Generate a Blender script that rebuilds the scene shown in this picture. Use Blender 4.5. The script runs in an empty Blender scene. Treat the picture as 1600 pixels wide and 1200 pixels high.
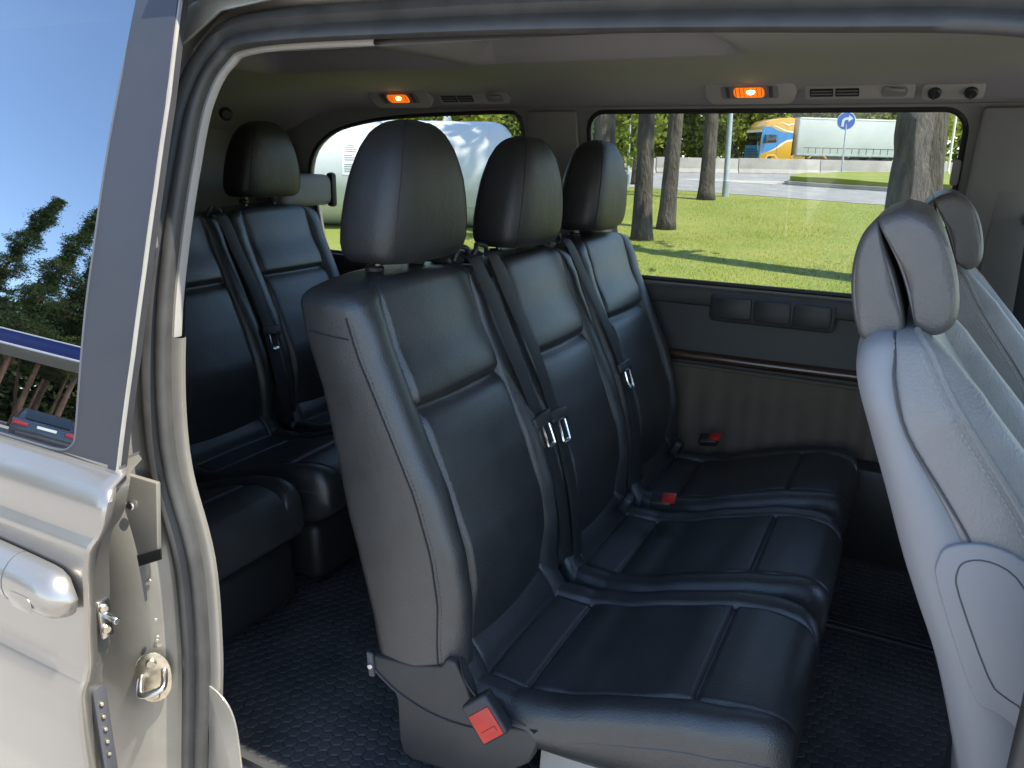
import bpy, bmesh, math, random
import numpy as np
from mathutils import Vector, Matrix, noise
from mathutils.geometry import tessellate_polygon
random.seed(7); rng = np.random.default_rng(7)
SC = bpy.context.scene
COL = SC.collection
R = math.radians

# ------------------------------------------------------------------ camera
cd = bpy.data.cameras.new('camera'); cam = bpy.data.objects.new('camera', cd); COL.objects.link(cam)
SC.camera = cam
cd.sensor_width = 36.0; cd.lens = 1200.0 / 1600.0 * 36.0
cd.clip_start = .02; cd.clip_end = 2000
_up = Vector((-.14842, .24308, .95858)); _fw = Vector((-.43797, .85292, -.28410)).normalized()   # slight roll, 16 degrees down
_up = (_up - _up.dot(_fw) * _fw).normalized(); _rt = _fw.cross(_up)
cam.matrix_world = Matrix(((_rt.x, _up.x, -_fw.x, 0), (_rt.y, _up.y, -_fw.y, 0), (_rt.z, _up.z, -_fw.z, 1.65), (0, 0, 0, 1)))

# ------------------------------------------------------------------ world, sun, exposure
SUN = Vector((.50, -.012, .865)).normalized()
w = bpy.data.worlds.new('World'); SC.world = w; w.use_nodes = True
nt = w.node_tree; nt.nodes.clear()
sky = nt.nodes.new('ShaderNodeTexSky'); sky.sky_type = 'NISHITA'; sky.sun_disc = False
sky.sun_elevation = math.asin(SUN.z); sky.sun_rotation = math.atan2(SUN.x, SUN.y)
sky.air_density = 1.0; sky.dust_density = .25; sky.ozone_density = 2.0
bg = nt.nodes.new('ShaderNodeBackground'); bg.inputs['Strength'].default_value = .15
wo = nt.nodes.new('ShaderNodeOutputWorld')
tc = nt.nodes.new('ShaderNodeTexCoord'); mp = nt.nodes.new('ShaderNodeMapping'); mp.inputs['Scale'].default_value = (1.2, 1.2, 3.4)
nz = nt.nodes.new('ShaderNodeTexNoise'); nz.inputs['Scale'].default_value = 2.3; nz.inputs['Detail'].default_value = 8; nz.inputs['Roughness'].default_value = .62
rp = nt.nodes.new('ShaderNodeValToRGB'); rp.color_ramp.elements[0].position = .60; rp.color_ramp.elements[1].position = .80
mx = nt.nodes.new('ShaderNodeMix'); mx.data_type = 'RGBA'; mx.inputs[7].default_value = (5.2, 5.4, 5.8, 1)
nt.links.new(tc.outputs['Generated'], mp.inputs['Vector']); nt.links.new(mp.outputs[0], nz.inputs['Vector'])
nt.links.new(nz.outputs['Fac'], rp.inputs[0]); nt.links.new(rp.outputs[0], mx.inputs[0])
nt.links.new(sky.outputs[0], mx.inputs[6]); nt.links.new(mx.outputs[2], bg.inputs[0]); nt.links.new(bg.outputs[0], wo.inputs[0])
sl = bpy.data.lights.new('sun', 'SUN'); sl.energy = 3.4; sl.angle = R(.53); sl.color = (1, .95, .86)
so = bpy.data.objects.new('sun', sl); COL.objects.link(so); so.rotation_euler = SUN.to_track_quat('Z', 'Y').to_euler(); so.location = (0, -5, 20)
vs = SC.view_settings; vs.view_transform = 'Standard'; vs.look = 'None'; vs.exposure = 1.7; vs.gamma = 1; vs.use_curve_mapping = False
SC.render.engine = 'CYCLES'
SC.cycles.max_bounces = 6; SC.cycles.diffuse_bounces = 4; SC.cycles.glossy_bounces = 3; SC.cycles.transmission_bounces = 2; SC.cycles.transparent_max_bounces = 10
SC.cycles.sample_clamp_indirect = 6.0
SC.cycles.use_denoising = True

# ------------------------------------------------------------------ materials
MAT = {}
def M(name, col, rough=.5, metal=0.0, bump=None, bump2=None, var=0.0, vscale=8.0, coat=0.0, spec=.5, col2=None, stretch=(1, 1, 1), sheen=0.0):
    """bump = (kind, scale, strength, distance)"""
    m = bpy.data.materials.new(name); m.use_nodes = True; n = m.node_tree; b = n.nodes['Principled BSDF']
    b.inputs['Base Color'].default_value = (*col, 1); b.inputs['Roughness'].default_value = rough; b.inputs['Metallic'].default_value = metal
    b.inputs['Coat Weight'].default_value = coat; b.inputs['Coat Roughness'].default_value = .08
    b.inputs['Specular IOR Level'].default_value = spec
    if sheen: b.inputs['Sheen Weight'].default_value = sheen
    t = n.nodes.new('ShaderNodeTexCoord'); mpp = n.nodes.new('ShaderNodeMapping'); mpp.inputs['Scale'].default_value = stretch
    n.links.new(t.outputs['Object'], mpp.inputs['Vector'])
    if var or col2:
        z = n.nodes.new('ShaderNodeTexNoise'); z.inputs['Scale'].default_value = vscale; z.inputs['Detail'].default_value = 6; z.inputs['Roughness'].default_value = .6
        n.links.new(mpp.outputs[0], z.inputs['Vector'])
        r = n.nodes.new('ShaderNodeValToRGB'); r.color_ramp.elements[0].position = .35; r.color_ramp.elements[1].position = .68
        c2 = col2 if col2 else tuple(min(1, c * (1 + var)) for c in col)
        c1 = col if col2 else tuple(c * (1 - var) for c in col)
        r.color_ramp.elements[0].color = (*c1, 1); r.color_ramp.elements[1].color = (*c2, 1)
        n.links.new(z.outputs['Fac'], r.inputs[0]); n.links.new(r.outputs[0], b.inputs['Base Color'])
        rr = n.nodes.new('ShaderNodeMapRange'); rr.inputs[3].default_value = max(.02, rough - .08); rr.inputs[4].default_value = min(1, rough + .08)
        n.links.new(z.outputs['Fac'], rr.inputs[0]); n.links.new(rr.outputs[0], b.inputs['Roughness'])
    if bump:
        kind, sc, st, di = bump
        if kind == 'voronoi':
            z2 = n.nodes.new('ShaderNodeTexVoronoi'); z2.inputs['Scale'].default_value = sc; o = z2.outputs['Distance']
        else:
            z2 = n.nodes.new('ShaderNodeTexNoise'); z2.inputs['Scale'].default_value = sc; z2.inputs['Detail'].default_value = 5; o = z2.outputs['Fac']
        n.links.new(mpp.outputs[0], z2.inputs['Vector'])
        bp = n.nodes.new('ShaderNodeBump'); bp.inputs['Strength'].default_value = st; bp.inputs['Distance'].default_value = di
        n.links.new(o, bp.inputs['Height']); n.links.new(bp.outputs[0], b.inputs['Normal'])
        if bump2:
            sc, st, di = bump2; z3 = n.nodes.new('ShaderNodeTexNoise'); z3.inputs['Scale'].default_value = sc; z3.inputs['Detail'].default_value = 3; z3.inputs['Distortion'].default_value = .6
            n.links.new(mpp.outputs[0], z3.inputs['Vector']); b2 = n.nodes.new('ShaderNodeBump'); b2.inputs['Strength'].default_value = st; b2.inputs['Distance'].default_value = di
            n.links.new(z3.outputs['Fac'], b2.inputs['Height']); n.links.new(b2.outputs[0], bp.inputs['Normal'])
    MAT[name] = m; return m
def emit(name, col, st):
    m = bpy.data.materials.new(name); m.use_nodes = True; b = m.node_tree.nodes['Principled BSDF']
    b.inputs['Base Color'].default_value = (*col, 1); b.inputs['Emission Color'].default_value = (*col, 1); b.inputs['Emission Strength'].default_value = st
    MAT[name] = m; return m
def glass(name, tint, refl=(1, 1, 1), rough=0.0, f0=.04):
    m = bpy.data.materials.new(name); m.use_nodes = True; n = m.node_tree; n.nodes.clear()
    o = n.nodes.new('ShaderNodeOutputMaterial'); t = n.nodes.new('ShaderNodeBsdfTransparent'); t.inputs[0].default_value = (*tint, 1)
    g = n.nodes.new('ShaderNodeBsdfGlossy'); g.inputs['Roughness'].default_value = rough; g.inputs[0].default_value = (*refl, 1)
    # Schlick reflectance, the same from both sides of the pane
    f = n.nodes.new('ShaderNodeLayerWeight'); f.inputs[0].default_value = .5; x = n.nodes.new('ShaderNodeMixShader')
    pw = n.nodes.new('ShaderNodeMath'); pw.operation = 'POWER'; pw.inputs[1].default_value = 5; n.links.new(f.outputs['Facing'], pw.inputs[0])
    ma = n.nodes.new('ShaderNodeMath'); ma.operation = 'MULTIPLY_ADD'; ma.inputs[1].default_value = 1 - f0; ma.inputs[2].default_value = f0; n.links.new(pw.outputs[0], ma.inputs[0])
    n.links.new(ma.outputs[0], x.inputs[0]); n.links.new(t.outputs[0], x.inputs[1]); n.links.new(g.outputs[0], x.inputs[2]); n.links.new(x.outputs[0], o.inputs[0])
    MAT[name] = m; return m

M('leather', (.027, .0283, .0288), .36, bump=('voronoi', 380, .42, .0013), bump2=(9, .22, .006), var=.16, vscale=14, spec=.65, coat=.14)
MAT['leather'].node_tree.nodes['Principled BSDF'].inputs['Coat Roughness'].default_value = .30
M('leather_seam', (.010, .010, .011), .7)
M('stitch', (.075, .075, .078), .7)
M('headrest_leather', (.022, .022, .022), .47, bump=('voronoi', 320, .35, .0012), bump2=(20, .25, .005), var=.15, vscale=12, spec=.5)
M('webbing', (.012, .012, .013), .62, bump=('noise', 900, .3, .0006), stretch=(1, 1, .25))
M('black_plastic', (.022, .022, .023), .48, bump=('noise', 900, .25, .0006), var=.12, vscale=9)
M('cover_plastic', (.031, .030, .029), .55, bump=('noise', 1100, .35, .0007), var=.1, vscale=7)
M('rubber_mat', (.028, .0295, .030), .58, col2=(.060, .058, .054), vscale=7, bump=('noise', 300, .3, .001))
M('red_plastic', (.42, .020, .012), .35, var=.1, vscale=30)
M('steel', (.55, .54, .52), .28, 1.0, var=.12, vscale=25)
M('chrome', (.75, .74, .72), .14, 1.0)
M('post_metal', (.36, .33, .29), .38, 1.0)
M('zinc', (.62, .55, .42), .34, 1.0, var=.25, vscale=40)
M('grey_leather', (.105, .099, .096), .42, bump=('voronoi', 300, .35, .0014), bump2=(24, .3, .006), var=.10, vscale=10, spec=.55)
M('grey_leather_light', (.225, .222, .222), .42, bump=('voronoi', 300, .35, .0014), bump2=(20, .3, .006), var=.08, vscale=10, spec=.5)
M('grey_plastic', (.245, .245, .26), .5, bump=('noise', 900, .12, .0005), var=.04, vscale=6)
M('headliner', (.275, .254, .250), .95, bump=('noise', 700, .25, .0008), var=.05, vscale=3)
M('trim_grey', (.185, .178, .168), .7, bump=('noise', 800, .2, .0006), var=.05, vscale=5)
M('trim_light', (.33, .305, .27), .7, var=.05)
M('trim_dark', (.040, .039, .037), .55, bump=('noise', 900, .25, .0006), var=.1)
M('trim_brown', (.110, .086, .062), .85, bump=('noise', 500, .3, .001), var=.12, vscale=7)
M('wood_trim', (.030, .013, .007), .30, col2=(.085, .038, .018), vscale=9, stretch=(1, 8, 14), coat=.8)
M('paint', (.31, .283, .245), .30, .70, coat=.7, var=.035, vscale=3)
M('paint_jamb', (.30, .278, .236), .38, .40, coat=.25, var=.07, vscale=13)
M('seal_rubber', (.048, .046, .043), .48, var=.22, vscale=14, bump=('noise', 60, .15, .002))
M('window_frame_paint', (.030, .029, .032), .50, var=.1, vscale=10, bump=('noise', 240, .06, .0006))
M('black_trim', (.012, .012, .012), .5)
M('asphalt', (.25, .24, .228), .9, bump=('noise', 120, .5, .004), var=.22, vscale=1.4)
M('pavement', (.345, .32, .285), .9, bump=('noise', 60, .5, .004), var=.16, vscale=.9)
M('concrete', (.38, .35, .30), .9, bump=('noise', 30, .4, .006), var=.16, vscale=1.2)
M('lawn', (.165, .205, .026), 1.0, col2=(.245, .245, .050), vscale=.8, bump=('noise', 14, .35, .02))
M('bark', (.042, .033, .025), .95, col2=(.115, .092, .068), vscale=11, stretch=(1, 1, .22), bump=('noise', 30, 1.0, .05))
M('pine_bark', (.075, .042, .026), .95, col2=(.15, .085, .05), vscale=6, stretch=(1, 1, .3), bump=('noise', 20, .9, .03))
def leafmat(name, c1, c2, vscale, tr=.55):
    m = M(name, c1, .75, col2=c2, vscale=vscale); n = m.node_tree; b = n.nodes['Principled BSDF']; b.inputs['Specular IOR Level'].default_value = .25
    t = n.nodes.new('ShaderNodeBsdfTranslucent'); x = n.nodes.new('ShaderNodeMixShader'); x.inputs[0].default_value = tr
    lk = [l for l in n.links if l.to_socket == b.inputs['Base Color']][0]; n.links.new(lk.from_socket, t.inputs[0])
    o = [q for q in n.nodes if q.type == 'OUTPUT_MATERIAL'][0]; n.links.new(b.outputs[0], x.inputs[1]); n.links.new(t.outputs[0], x.inputs[2]); n.links.new(x.outputs[0], o.inputs[0])
leafmat('grass_blade', (.19, .23, .028), (.29, .285, .06), .5, .55)
leafmat('leaf_bright', (.23, .28, .03), (.44, .43, .08), 1.2)
leafmat('leaf_mid', (.17, .225, .035), (.34, .36, .08), 1.0)
leafmat('leaf_dark', (.12, .165, .035), (.25, .28, .07), 1.0)
leafmat('needle', (.028, .050, .017), (.075, .10, .03), 1.0, .3)
leafmat('needle_light', (.055, .085, .02), (.12, .145, .04), 1.0, .3)
M('tank_white', (.56, .56, .565), .38, coat=.3, var=.04, vscale=1.5)
M('white_paint', (.78, .78, .76), .45, var=.03)
M('sticker_ink', (.25, .27, .28), .7)
M('sign_blue', (.010, .13, .55), .35)
M('sign_white', (.85, .85, .85), .4)
M('galvanised', (.42, .44, .45), .5, .5, var=.12, vscale=4)
M('truck_yellow', (.66, .34, .03), .30, coat=.7, var=.05, vscale=.8)
M('truck_blue', (.008, .19, .50), .30, coat=.7)
M('truck_cream', (.80, .74, .58), .35)
M('trailer_grey', (.52, .53, .52), .6, var=.07, vscale=.5, bump=('noise', 2, .3, .03))
M('dark_grey', (.06, .06, .065), .55)
M('tyre', (.02, .02, .02), .85)
M('car_dark', (.025, .035, .055), .25, .4, coat=1.0)
M('car_white', (.70, .70, .68), .3, coat=1.0)
M('car_glass', (.012, .015, .018), .05, spec=.8)
M('tail_red', (.35, .012, .012), .25, coat=.6)
M('plate_white', (.75, .74, .65), .5)
M('canopy_blue', (.010, .022, .16), .4)
M('canopy_white', (.75, .75, .76), .5)
M('canopy_soffit', (.28, .27, .25), .8)
M('amber_lens', (.85, .28, .03), .2)
emit('amber_glow', (1.0, .20, .012), .26)
emit('amber_core', (1.0, .60, .15), 5.0)
glass('window_glass', (.80, .82, .80))
glass('door_glass', (.05, .055, .06), (.88, .94, 1.0), 0.0, .40)     # dark tinted privacy glass

# ------------------------------------------------------------------ mesh helpers
ORG = {}
def reg(o, parent, org):
    COL.objects.link(o)
    if parent is not None:
        o.parent = parent; ORG[o.name] = ORG[parent.name]
    else:
        ORG[o.name] = Vector(org); o.location = org
    return o
def tag(o, label, cat, group=None, kind=None):
    if label: o['label'] = label
    if cat: o['category'] = cat
    if group: o['group'] = group
    if kind: o['kind'] = kind
    return o
def struct(o): o['kind'] = 'structure'; return o
def empty(name, org):
    o = bpy.data.objects.new(name, None); o.empty_display_size = .05
    return reg(o, None, org)
def mk(name, V, F, mat, parent=None, org=(0, 0, 0), smooth=True, angle=38, mats=None, fm=None):
    """V in world coordinates; the object's origin is its thing's base."""
    og = ORG[parent.name] if parent is not None else Vector(org)
    me = bpy.data.meshes.new(name)
    V = [(v[0] - og[0], v[1] - og[1], v[2] - og[2]) for v in V]
    me.from_pydata(V, [], F); me.update()
    for mm in (mats or [mat]): me.materials.append(MAT[mm])
    if fm is not None: me.polygons.foreach_set('material_index', fm)
    bm = bmesh.new(); bm.from_mesh(me); bmesh.ops.recalc_face_normals(bm, faces=bm.faces); bm.to_mesh(me); bm.free()
    if smooth:
        me.polygons.foreach_set('use_smooth', [True] * len(me.polygons))
        if angle < 180: me.set_sharp_from_angle(angle=R(angle))
    o = bpy.data.objects.new(name, me)
    return reg(o, parent, org)
def from_bm(name, bm, mat, parent=None, org=(0, 0, 0), smooth=True, angle=38):
    V = [tuple(v.co) for v in bm.verts]; bm.verts.index_update()
    F = [[v.index for v in f.verts] for f in bm.faces]; bm.free()
    return mk(name, V, F, mat, parent, org, smooth, angle)
def grid_faces(n, m, closed_u=True, closed_v=False):
    F = []
    for i in range(n if closed_v else n - 1):
        for j in range(m if closed_u else m - 1):
            a = i * m + j; b = i * m + (j + 1) % m; c = ((i + 1) % n) * m + (j + 1) % m; d = ((i + 1) % n) * m + j
            F.append((a, b, c, d))
    return F
def loft(name, secs, mat, parent=None, org=(0, 0, 0), cap=True, angle=180, closed=True):
    m = len(secs[0]); V = [tuple(p) for s in secs for p in s]; F = grid_faces(len(secs), m, closed)
    if cap and closed:
        F.append(tuple(range(m))[::-1]); F.append(tuple(range((len(secs) - 1) * m, len(secs) * m)))
    return mk(name, V, F, mat, parent, org, True, angle)
def surf(name, rows, mat, parent=None, org=(0, 0, 0), angle=180):
    return loft(name, rows, mat, parent, org, cap=False, angle=angle, closed=False)
def frames(P, closed=False):
    P = [Vector(p) for p in P]; n = len(P); T = []
    for i in range(n):
        a = P[(i - 1) % n] if (closed or i > 0) else P[i]; b = P[(i + 1) % n] if (closed or i < n - 1) else P[i]
        T.append((b - a).normalized())
    return P, T
def tube_bm(V, F, pts, r, n=8, closed=False, rs=None):
    P, T = frames(pts, closed); base = len(V)
    ref = Vector((0, 0, 1)) if abs(T[0].z) < .9 else Vector((0, 1, 0))
    u = (ref - ref.dot(T[0]) * T[0]).normalized()
    for i in range(len(P)):
        u = (u - u.dot(T[i]) * T[i]).normalized(); v = T[i].cross(u); rr = rs[i] if rs else r
        for k in range(n):
            a = 2 * math.pi * k / n; V.append(tuple(P[i] + rr * (math.cos(a) * u + math.sin(a) * v)))
    F += [tuple(base + q for q in f) for f in grid_faces(len(P), n, True, closed)]
    if not closed:
        F.append(tuple(base + k for k in range(n))[::-1]); F.append(tuple(base + (len(P) - 1) * n + k for k in range(n)))
def tube(name, pts, r, mat, parent=None, n=8, closed=False, org=(0, 0, 0), rs=None):
    V, F = [], []; tube_bm(V, F, pts, r, n, closed, rs); return mk(name, V, F, mat, parent, org, True, 50)
def smooth_path(P, n=8, closed=False):
    P = [Vector(p) for p in P]; out = []; N = len(P)
    for i in range(N if closed else N - 1):
        if closed: p0, p1, p2, p3 = P[i - 1], P[i], P[(i + 1) % N], P[(i + 2) % N]
        else: p0, p1, p2, p3 = P[max(i - 1, 0)], P[i], P[i + 1], P[min(i + 2, N - 1)]
        for k in range(n):
            t = k / n; t2, t3 = t * t, t * t * t
            out.append(.5 * ((2 * p1) + (p2 - p0) * t + (2 * p0 - 5 * p1 + 4 * p2 - p3) * t2 + (3 * p1 - p0 - 3 * p2 + p3) * t3))
    if not closed: out.append(P[-1])
    return out
def box(name, c, s, mat, parent=None, bevel=.003, rot=None, org=None, seg=2, angle=38):
    bm = bmesh.new(); bmesh.ops.create_cube(bm, size=1)
    for v in bm.verts: v.co = Vector((v.co.x * s[0], v.co.y * s[1], v.co.z * s[2]))
    if bevel: bmesh.ops.bevel(bm, geom=bm.edges[:], offset=min(bevel, min(s) * .45), segments=seg, affect='EDGES', profile=.5)
    mt = (rot if rot is not None else Matrix.Identity(3)).to_4x4(); mt.translation = Vector(c); bm.transform(mt)
    return from_bm(name, bm, mat, parent, org if org is not None else c, True, angle)
def prism(name, poly, fn, d, mat, parent=None, bevel=.004, org=(0, 0, 0), seg=2):
    """poly: list of (a,b); fn(a,b,t) -> world point, t in {0,1} (two faces)"""
    bm = bmesh.new(); n = len(poly)
    A = [bm.verts.new(fn(a, b, 0)) for a, b in poly]; B = [bm.verts.new(fn(a, b, 1)) for a, b in poly]
    bm.faces.new(A); bm.faces.new(B[::-1])
    for i in range(n): bm.faces.new((A[i], B[i], B[(i + 1) % n], A[(i + 1) % n]))
    bmesh.ops.recalc_face_normals(bm, faces=bm.faces)
    if bevel: bmesh.ops.bevel(bm, geom=[e for e in bm.edges], offset=bevel, segments=seg, affect='EDGES', profile=.5, clamp_overlap=True)
    return from_bm(name, bm, mat, parent, org)
def cyl(name, a, b, r, mat, parent=None, n=16, org=None, bevel=0.0, r2=None):
    a, b = Vector(a), Vector(b); r2 = r if r2 is None else r2
    pts = [a, b]; rs = [r, r2]
    if bevel:
        d = (b - a).normalized() * bevel; pts = [a, a + d, b - d, b]; rs = [r - bevel, r, r2, r2 - bevel]
    V, F = [], []; tube_bm(V, F, pts, r, n, rs=rs); return mk(name, V, F, mat, parent, org if org is not None else tuple(a), True, 30)
def ribbon(name, pts, wd, width, th, mat, parent=None, n=7, twist=None):
    P = smooth_path(pts, n); P, T = frames(P); V = []; m = len(P)
    for i in range(m):
        W = wd(i / (m - 1)) if callable(wd) else Vector(wd)
        W = (W - W.dot(T[i]) * T[i]).normalized(); N = T[i].cross(W)
        for (a, b) in ((-1, 0), (-.85, .5), (.85, .5), (1, 0), (.85, -.5), (-.85, -.5)):
            V.append(tuple(P[i] + W * a * width / 2 + N * b * th))
    F = grid_faces(m, 6, True); F.append(tuple(range(6))[::-1]); F.append(tuple(range((m - 1) * 6, m * 6)))
    return mk(name, V, F, mat, parent, (0, 0, 0), True, 50)
def interp(x, xs, ys): return float(np.interp(x, xs, ys))
def poly_area(p): return .5 * sum(p[i][0] * p[(i + 1) % len(p)][1] - p[(i + 1) % len(p)][0] * p[i][1] for i in range(len(p)))
def rrect(x0, x1, z0, z1, r, n=6):
    out = []
    for cx, cz, a0 in ((x1 - r, z1 - r, 0), (x0 + r, z1 - r, 90), (x0 + r, z0 + r, 180), (x1 - r, z0 + r, 270)):
        for k in range(n + 1):
            a = R(a0 + 90 * k / n); out.append((cx + r * math.cos(a), cz + r * math.sin(a)))
    return out
def sheet(name, outline, holes, fn, th, mat, parent=None, org=(0, 0, 0), cuts=0.05, lo=None, hi=None, angle=35):
    """flat outline (x,z) with holes, cut along z so that it follows a curve, fn(x,z)->(point, normal), given a thickness"""
    polys = [[Vector((a, b, 0)) for a, b in outline]] + [[Vector((a, b, 0)) for a, b in h] for h in holes]
    tris = tessellate_polygon(polys); flat = [p for q in polys for p in q]
    bm = bmesh.new(); vs_ = [bm.verts.new((p.x, p.y, 0)) for p in flat]
    for t in tris:
        try: bm.faces.new([vs_[i] for i in t])
        except ValueError: pass
    zs = [p.y for p in flat]; z = min(zs) + cuts
    while cuts and z < max(zs):
        bmesh.ops.bisect_plane(bm, geom=bm.verts[:] + bm.edges[:] + bm.faces[:], plane_co=(0, z, 0), plane_no=(0, 1, 0)); z += cuts
    bm.verts.index_update(); V0 = [v.co.copy() for v in bm.verts]; Fs = [[v.index for v in f.verts] for f in bm.faces]
    be = [(e.verts[0].index, e.verts[1].index) for e in bm.edges if len(e.link_faces) == 1]; bm.free()
    V = []; n = len(V0)
    for s in (0, 1):
        for v in V0:
            p, nn = fn(v.x, v.y); V.append(tuple(Vector(p) + Vector(nn) * (th * s)))
    F = [tuple(f) for f in Fs] + [tuple(q + n for q in f)[::-1] for f in Fs] + [(a, b, b + n, a + n) for a, b in be]
    return mk(name, V, F, mat, parent, org, True, angle)
def copy_tree(o, loc, parent=None):
    c = o.copy(); COL.objects.link(c)
    for k in list(c.keys()):
        pass
    if parent is not None: c.parent = parent; ORG[c.name] = ORG[parent.name]
    else: c.location = loc; ORG[c.name] = Vector(loc)
    for ch in [x for x in o.children]: copy_tree(ch, None, c)
    return c

# ================================================================== GROUND
def gz(x, y): return .031 * min(max(y - 3, 0), 35)
def ground_sheet(name, poly, dz, mat, cuts=2.0):
    o = sheet(name, poly, [], lambda x, y: ((x, y, gz(x, y) + dz), (0, 0, -1)), .03, mat, cuts=cuts); return struct(o)
def bigsheet():
    xs = [-400, -120, -60, -30, 0, 30, 60, 120, 400]; ys = [-400, -120, -40, 0, 3, 8, 14, 20, 26, 32, 38, 45, 70, 120, 400]
    rows = [[(x, y, gz(x, y)) for x in xs] for y in ys]
    return struct(surf('ground', rows, 'lawn'))
bigsheet()
ground_sheet('pavement', [(-60, -60), (40, -60), (40, 3.6), (-60, 3.6)], .012, 'pavement', cuts=30)
ROAD = [(-60, 34), (-30, 30.5), (-18, 28.6), (-8.8, 26.0), (-4.6, 24.5), (-1.0, 22.9), (6, 19.5), (20, 12), (45, 6), (70, 30), (70, 82), (-60, 14.5 + 20)]
ROAD = [(-70, 40), (-30, 31.5), (-18, 28.6), (-8.8, 26.0), (-4.6, 24.5), (-1.0, 22.9), (6, 19.5), (20, 13), (60, 2), (80, 90), (60, 82), (-70, 30)]
ROAD = [(-40, 31.0), (-25, 29.8), (-15, 28.0), (-8.8, 26.0), (-4.6, 24.5), (-1.0, 22.9), (6, 19.5), (20, 13), (45, 2), (60, 80), (40, 70), (-10, 47), (-40, 34)]
ground_sheet('road', ROAD, .010, 'asphalt', cuts=2.0)

# ================================================================== VAN
FLOOR = .50
def cz(z): return (max(0, z - 1.05) ** 2) / 4.14
def yn(z, y0=.84): return y0 + cz(z)
def yf(z, y0=2.46): return y0 - cz(z)
van = empty('van', (-.6, 1.65, 0))
tag(van, 'silver passenger van seen through its open side door, black and grey seats inside', 'van')
# --- opening path (x, z): rear pillar from the bottom up, across the top, down the front pillar
OPEN = [(-1.135, .30), (-1.112, .477), (-1.085, .65), (-1.07, .772), (-1.066, .948), (-1.10, 1.101), (-1.11, 1.217), (-1.109, 1.372), (-1.101, 1.499), (-1.092, 1.623),
        (-1.082, 1.728), (-1.046, 1.797), (-.965, 1.829), (-.617, 1.828), (-.338, 1.819), (-.116, 1.808), (.02, 1.800), (.10, 1.785), (.150, 1.745), (.172, 1.66), (.186, 1.45), (.19, 1.1), (.19, .85), (.17, .6), (.14, .42)]
OP = [(p.x, p.y) for p in smooth_path([(a, b, 0) for a, b in OPEN], 6)]
def sweep(name, prof, mat, path=OP, closed_prof=False, y0=.84, i0=0, i1=None, angle=45):
    pts = path[i0:i1]; rows = []
    for i, (x, z) in enumerate(pts):
        a = pts[max(i - 1, 0)]; b = pts[min(i + 1, len(pts) - 1)]
        t = Vector((b[0] - a[0], b[1] - a[1])).normalized(); n = Vector((-t.y, t.x))      # outward of the opening
        rows.append([(x + d * n.x, yn(z + d * n.y, y0) - e, z + d * n.y) for d, e in prof])
    return loft(name, rows, mat, van, cap=closed_prof, closed=closed_prof, angle=angle)
sweep('door_seal', [(-.021, -.004), (-.023, .012), (-.018, .022), (-.009, .025), (-.002, .019), (.002, .015), (.006, .020), (.013, .029), (.023, .029), (.031, .018), (.033, -.004)], 'seal_rubber', closed_prof=True, angle=60)
nO = len(OP)
iu = min(range(nO), key=lambda i: abs(OP[i][1] - 1.34) + (10 if OP[i][0] > -.9 else 0))
sweep('pillar_edge_trim', [(-.022, -.016), (-.029, -.012), (-.030, -.004), (-.027, .002), (-.018, .002), (-.016, -.004)], 'trim_light', i0=iu, i1=iu + 36)
sweep('door_flange', [(-.028, -.018), (-.042, -.010), (-.043, -.002), (-.038, .002), (-.018, .002), (-.015, -.004)], 'paint_jamb', i0=0, i1=iu + 1)
sweep('door_jamb', [(-.016, -.006), (.026, -.005), (.029, .006), (.034, .009), (.050, .011), (.055, .015), (.080, .042), (.086, .046), (.110, .062), (.16, .066), (.24, .068)], 'paint_jamb', i0=0, i1=62)
sweep('roof_rail', [(.024, -.005), (.034, .002), (.046, .012), (.050, .030), (.056, .034), (.060, .050), (.072, .062), (.080, .060), (.085, -.02)], 'paint', i0=58, i1=len(OP) - 28)
sweep('front_pillar', [(-.02, -.006), (.03, -.004), (.05, .01), (.09, .03), (.16, .04)], 'paint_jamb', i0=len(OP) - 50, i1=None)
# jamb details on the rear pillar
def bolt(name, c, r, d=(0.35, -1, 0), parent=van, mat='steel'):
    c = Vector(c); d = Vector(d).normalized()
    o = cyl(name, c, c + d * r * .8, r, mat, parent, 14, bevel=r * .25)
    return o
# beige cover strip and its lower box
def jp(px_poly, dep, th, name, mat='paint_jamb', bevel=.003):
    return prism(name, px_poly, lambda a, b, t: (a, yn(b, .84) - dep - t * th, b), 0, mat, van, bevel)
jp([(-1.118, 1.80), (-1.112, 1.70), (-1.116, 1.55), (-1.118, 1.40), (-1.142, 1.378), (-1.19, 1.378), (-1.19, 1.80)], .018, .012, 'pillar_cover_strip')
jp([(-1.083, 1.105), (-1.100, .974), (-1.106, .969), (-1.24, .905), (-1.24, 1.105)], .038, .010, 'pillar_cover_box', bevel=.003)
jp([(-1.090, .980), (-1.092, .958), (-1.25, .880), (-1.25, .905)], .046, .003, 'pillar_slot', 'black_trim', .001)
bolt('pillar_bolt', (-1.152, .790, 1.050), .0085)
bolt('pillar_bolt', (-1.134, .866, 1.561), .010)
bolt('pillar_bolt', (-1.141, .846, 1.474), .010)
bk = box('rubber_stop', (-1.114, .848, 1.511), (.032, .030, .036), 'trim_grey', van, .005)
box('stop_lip', (-1.100, .838, 1.511), (.006, .02, .030), 'cover_plastic', bk, .002)
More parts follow.
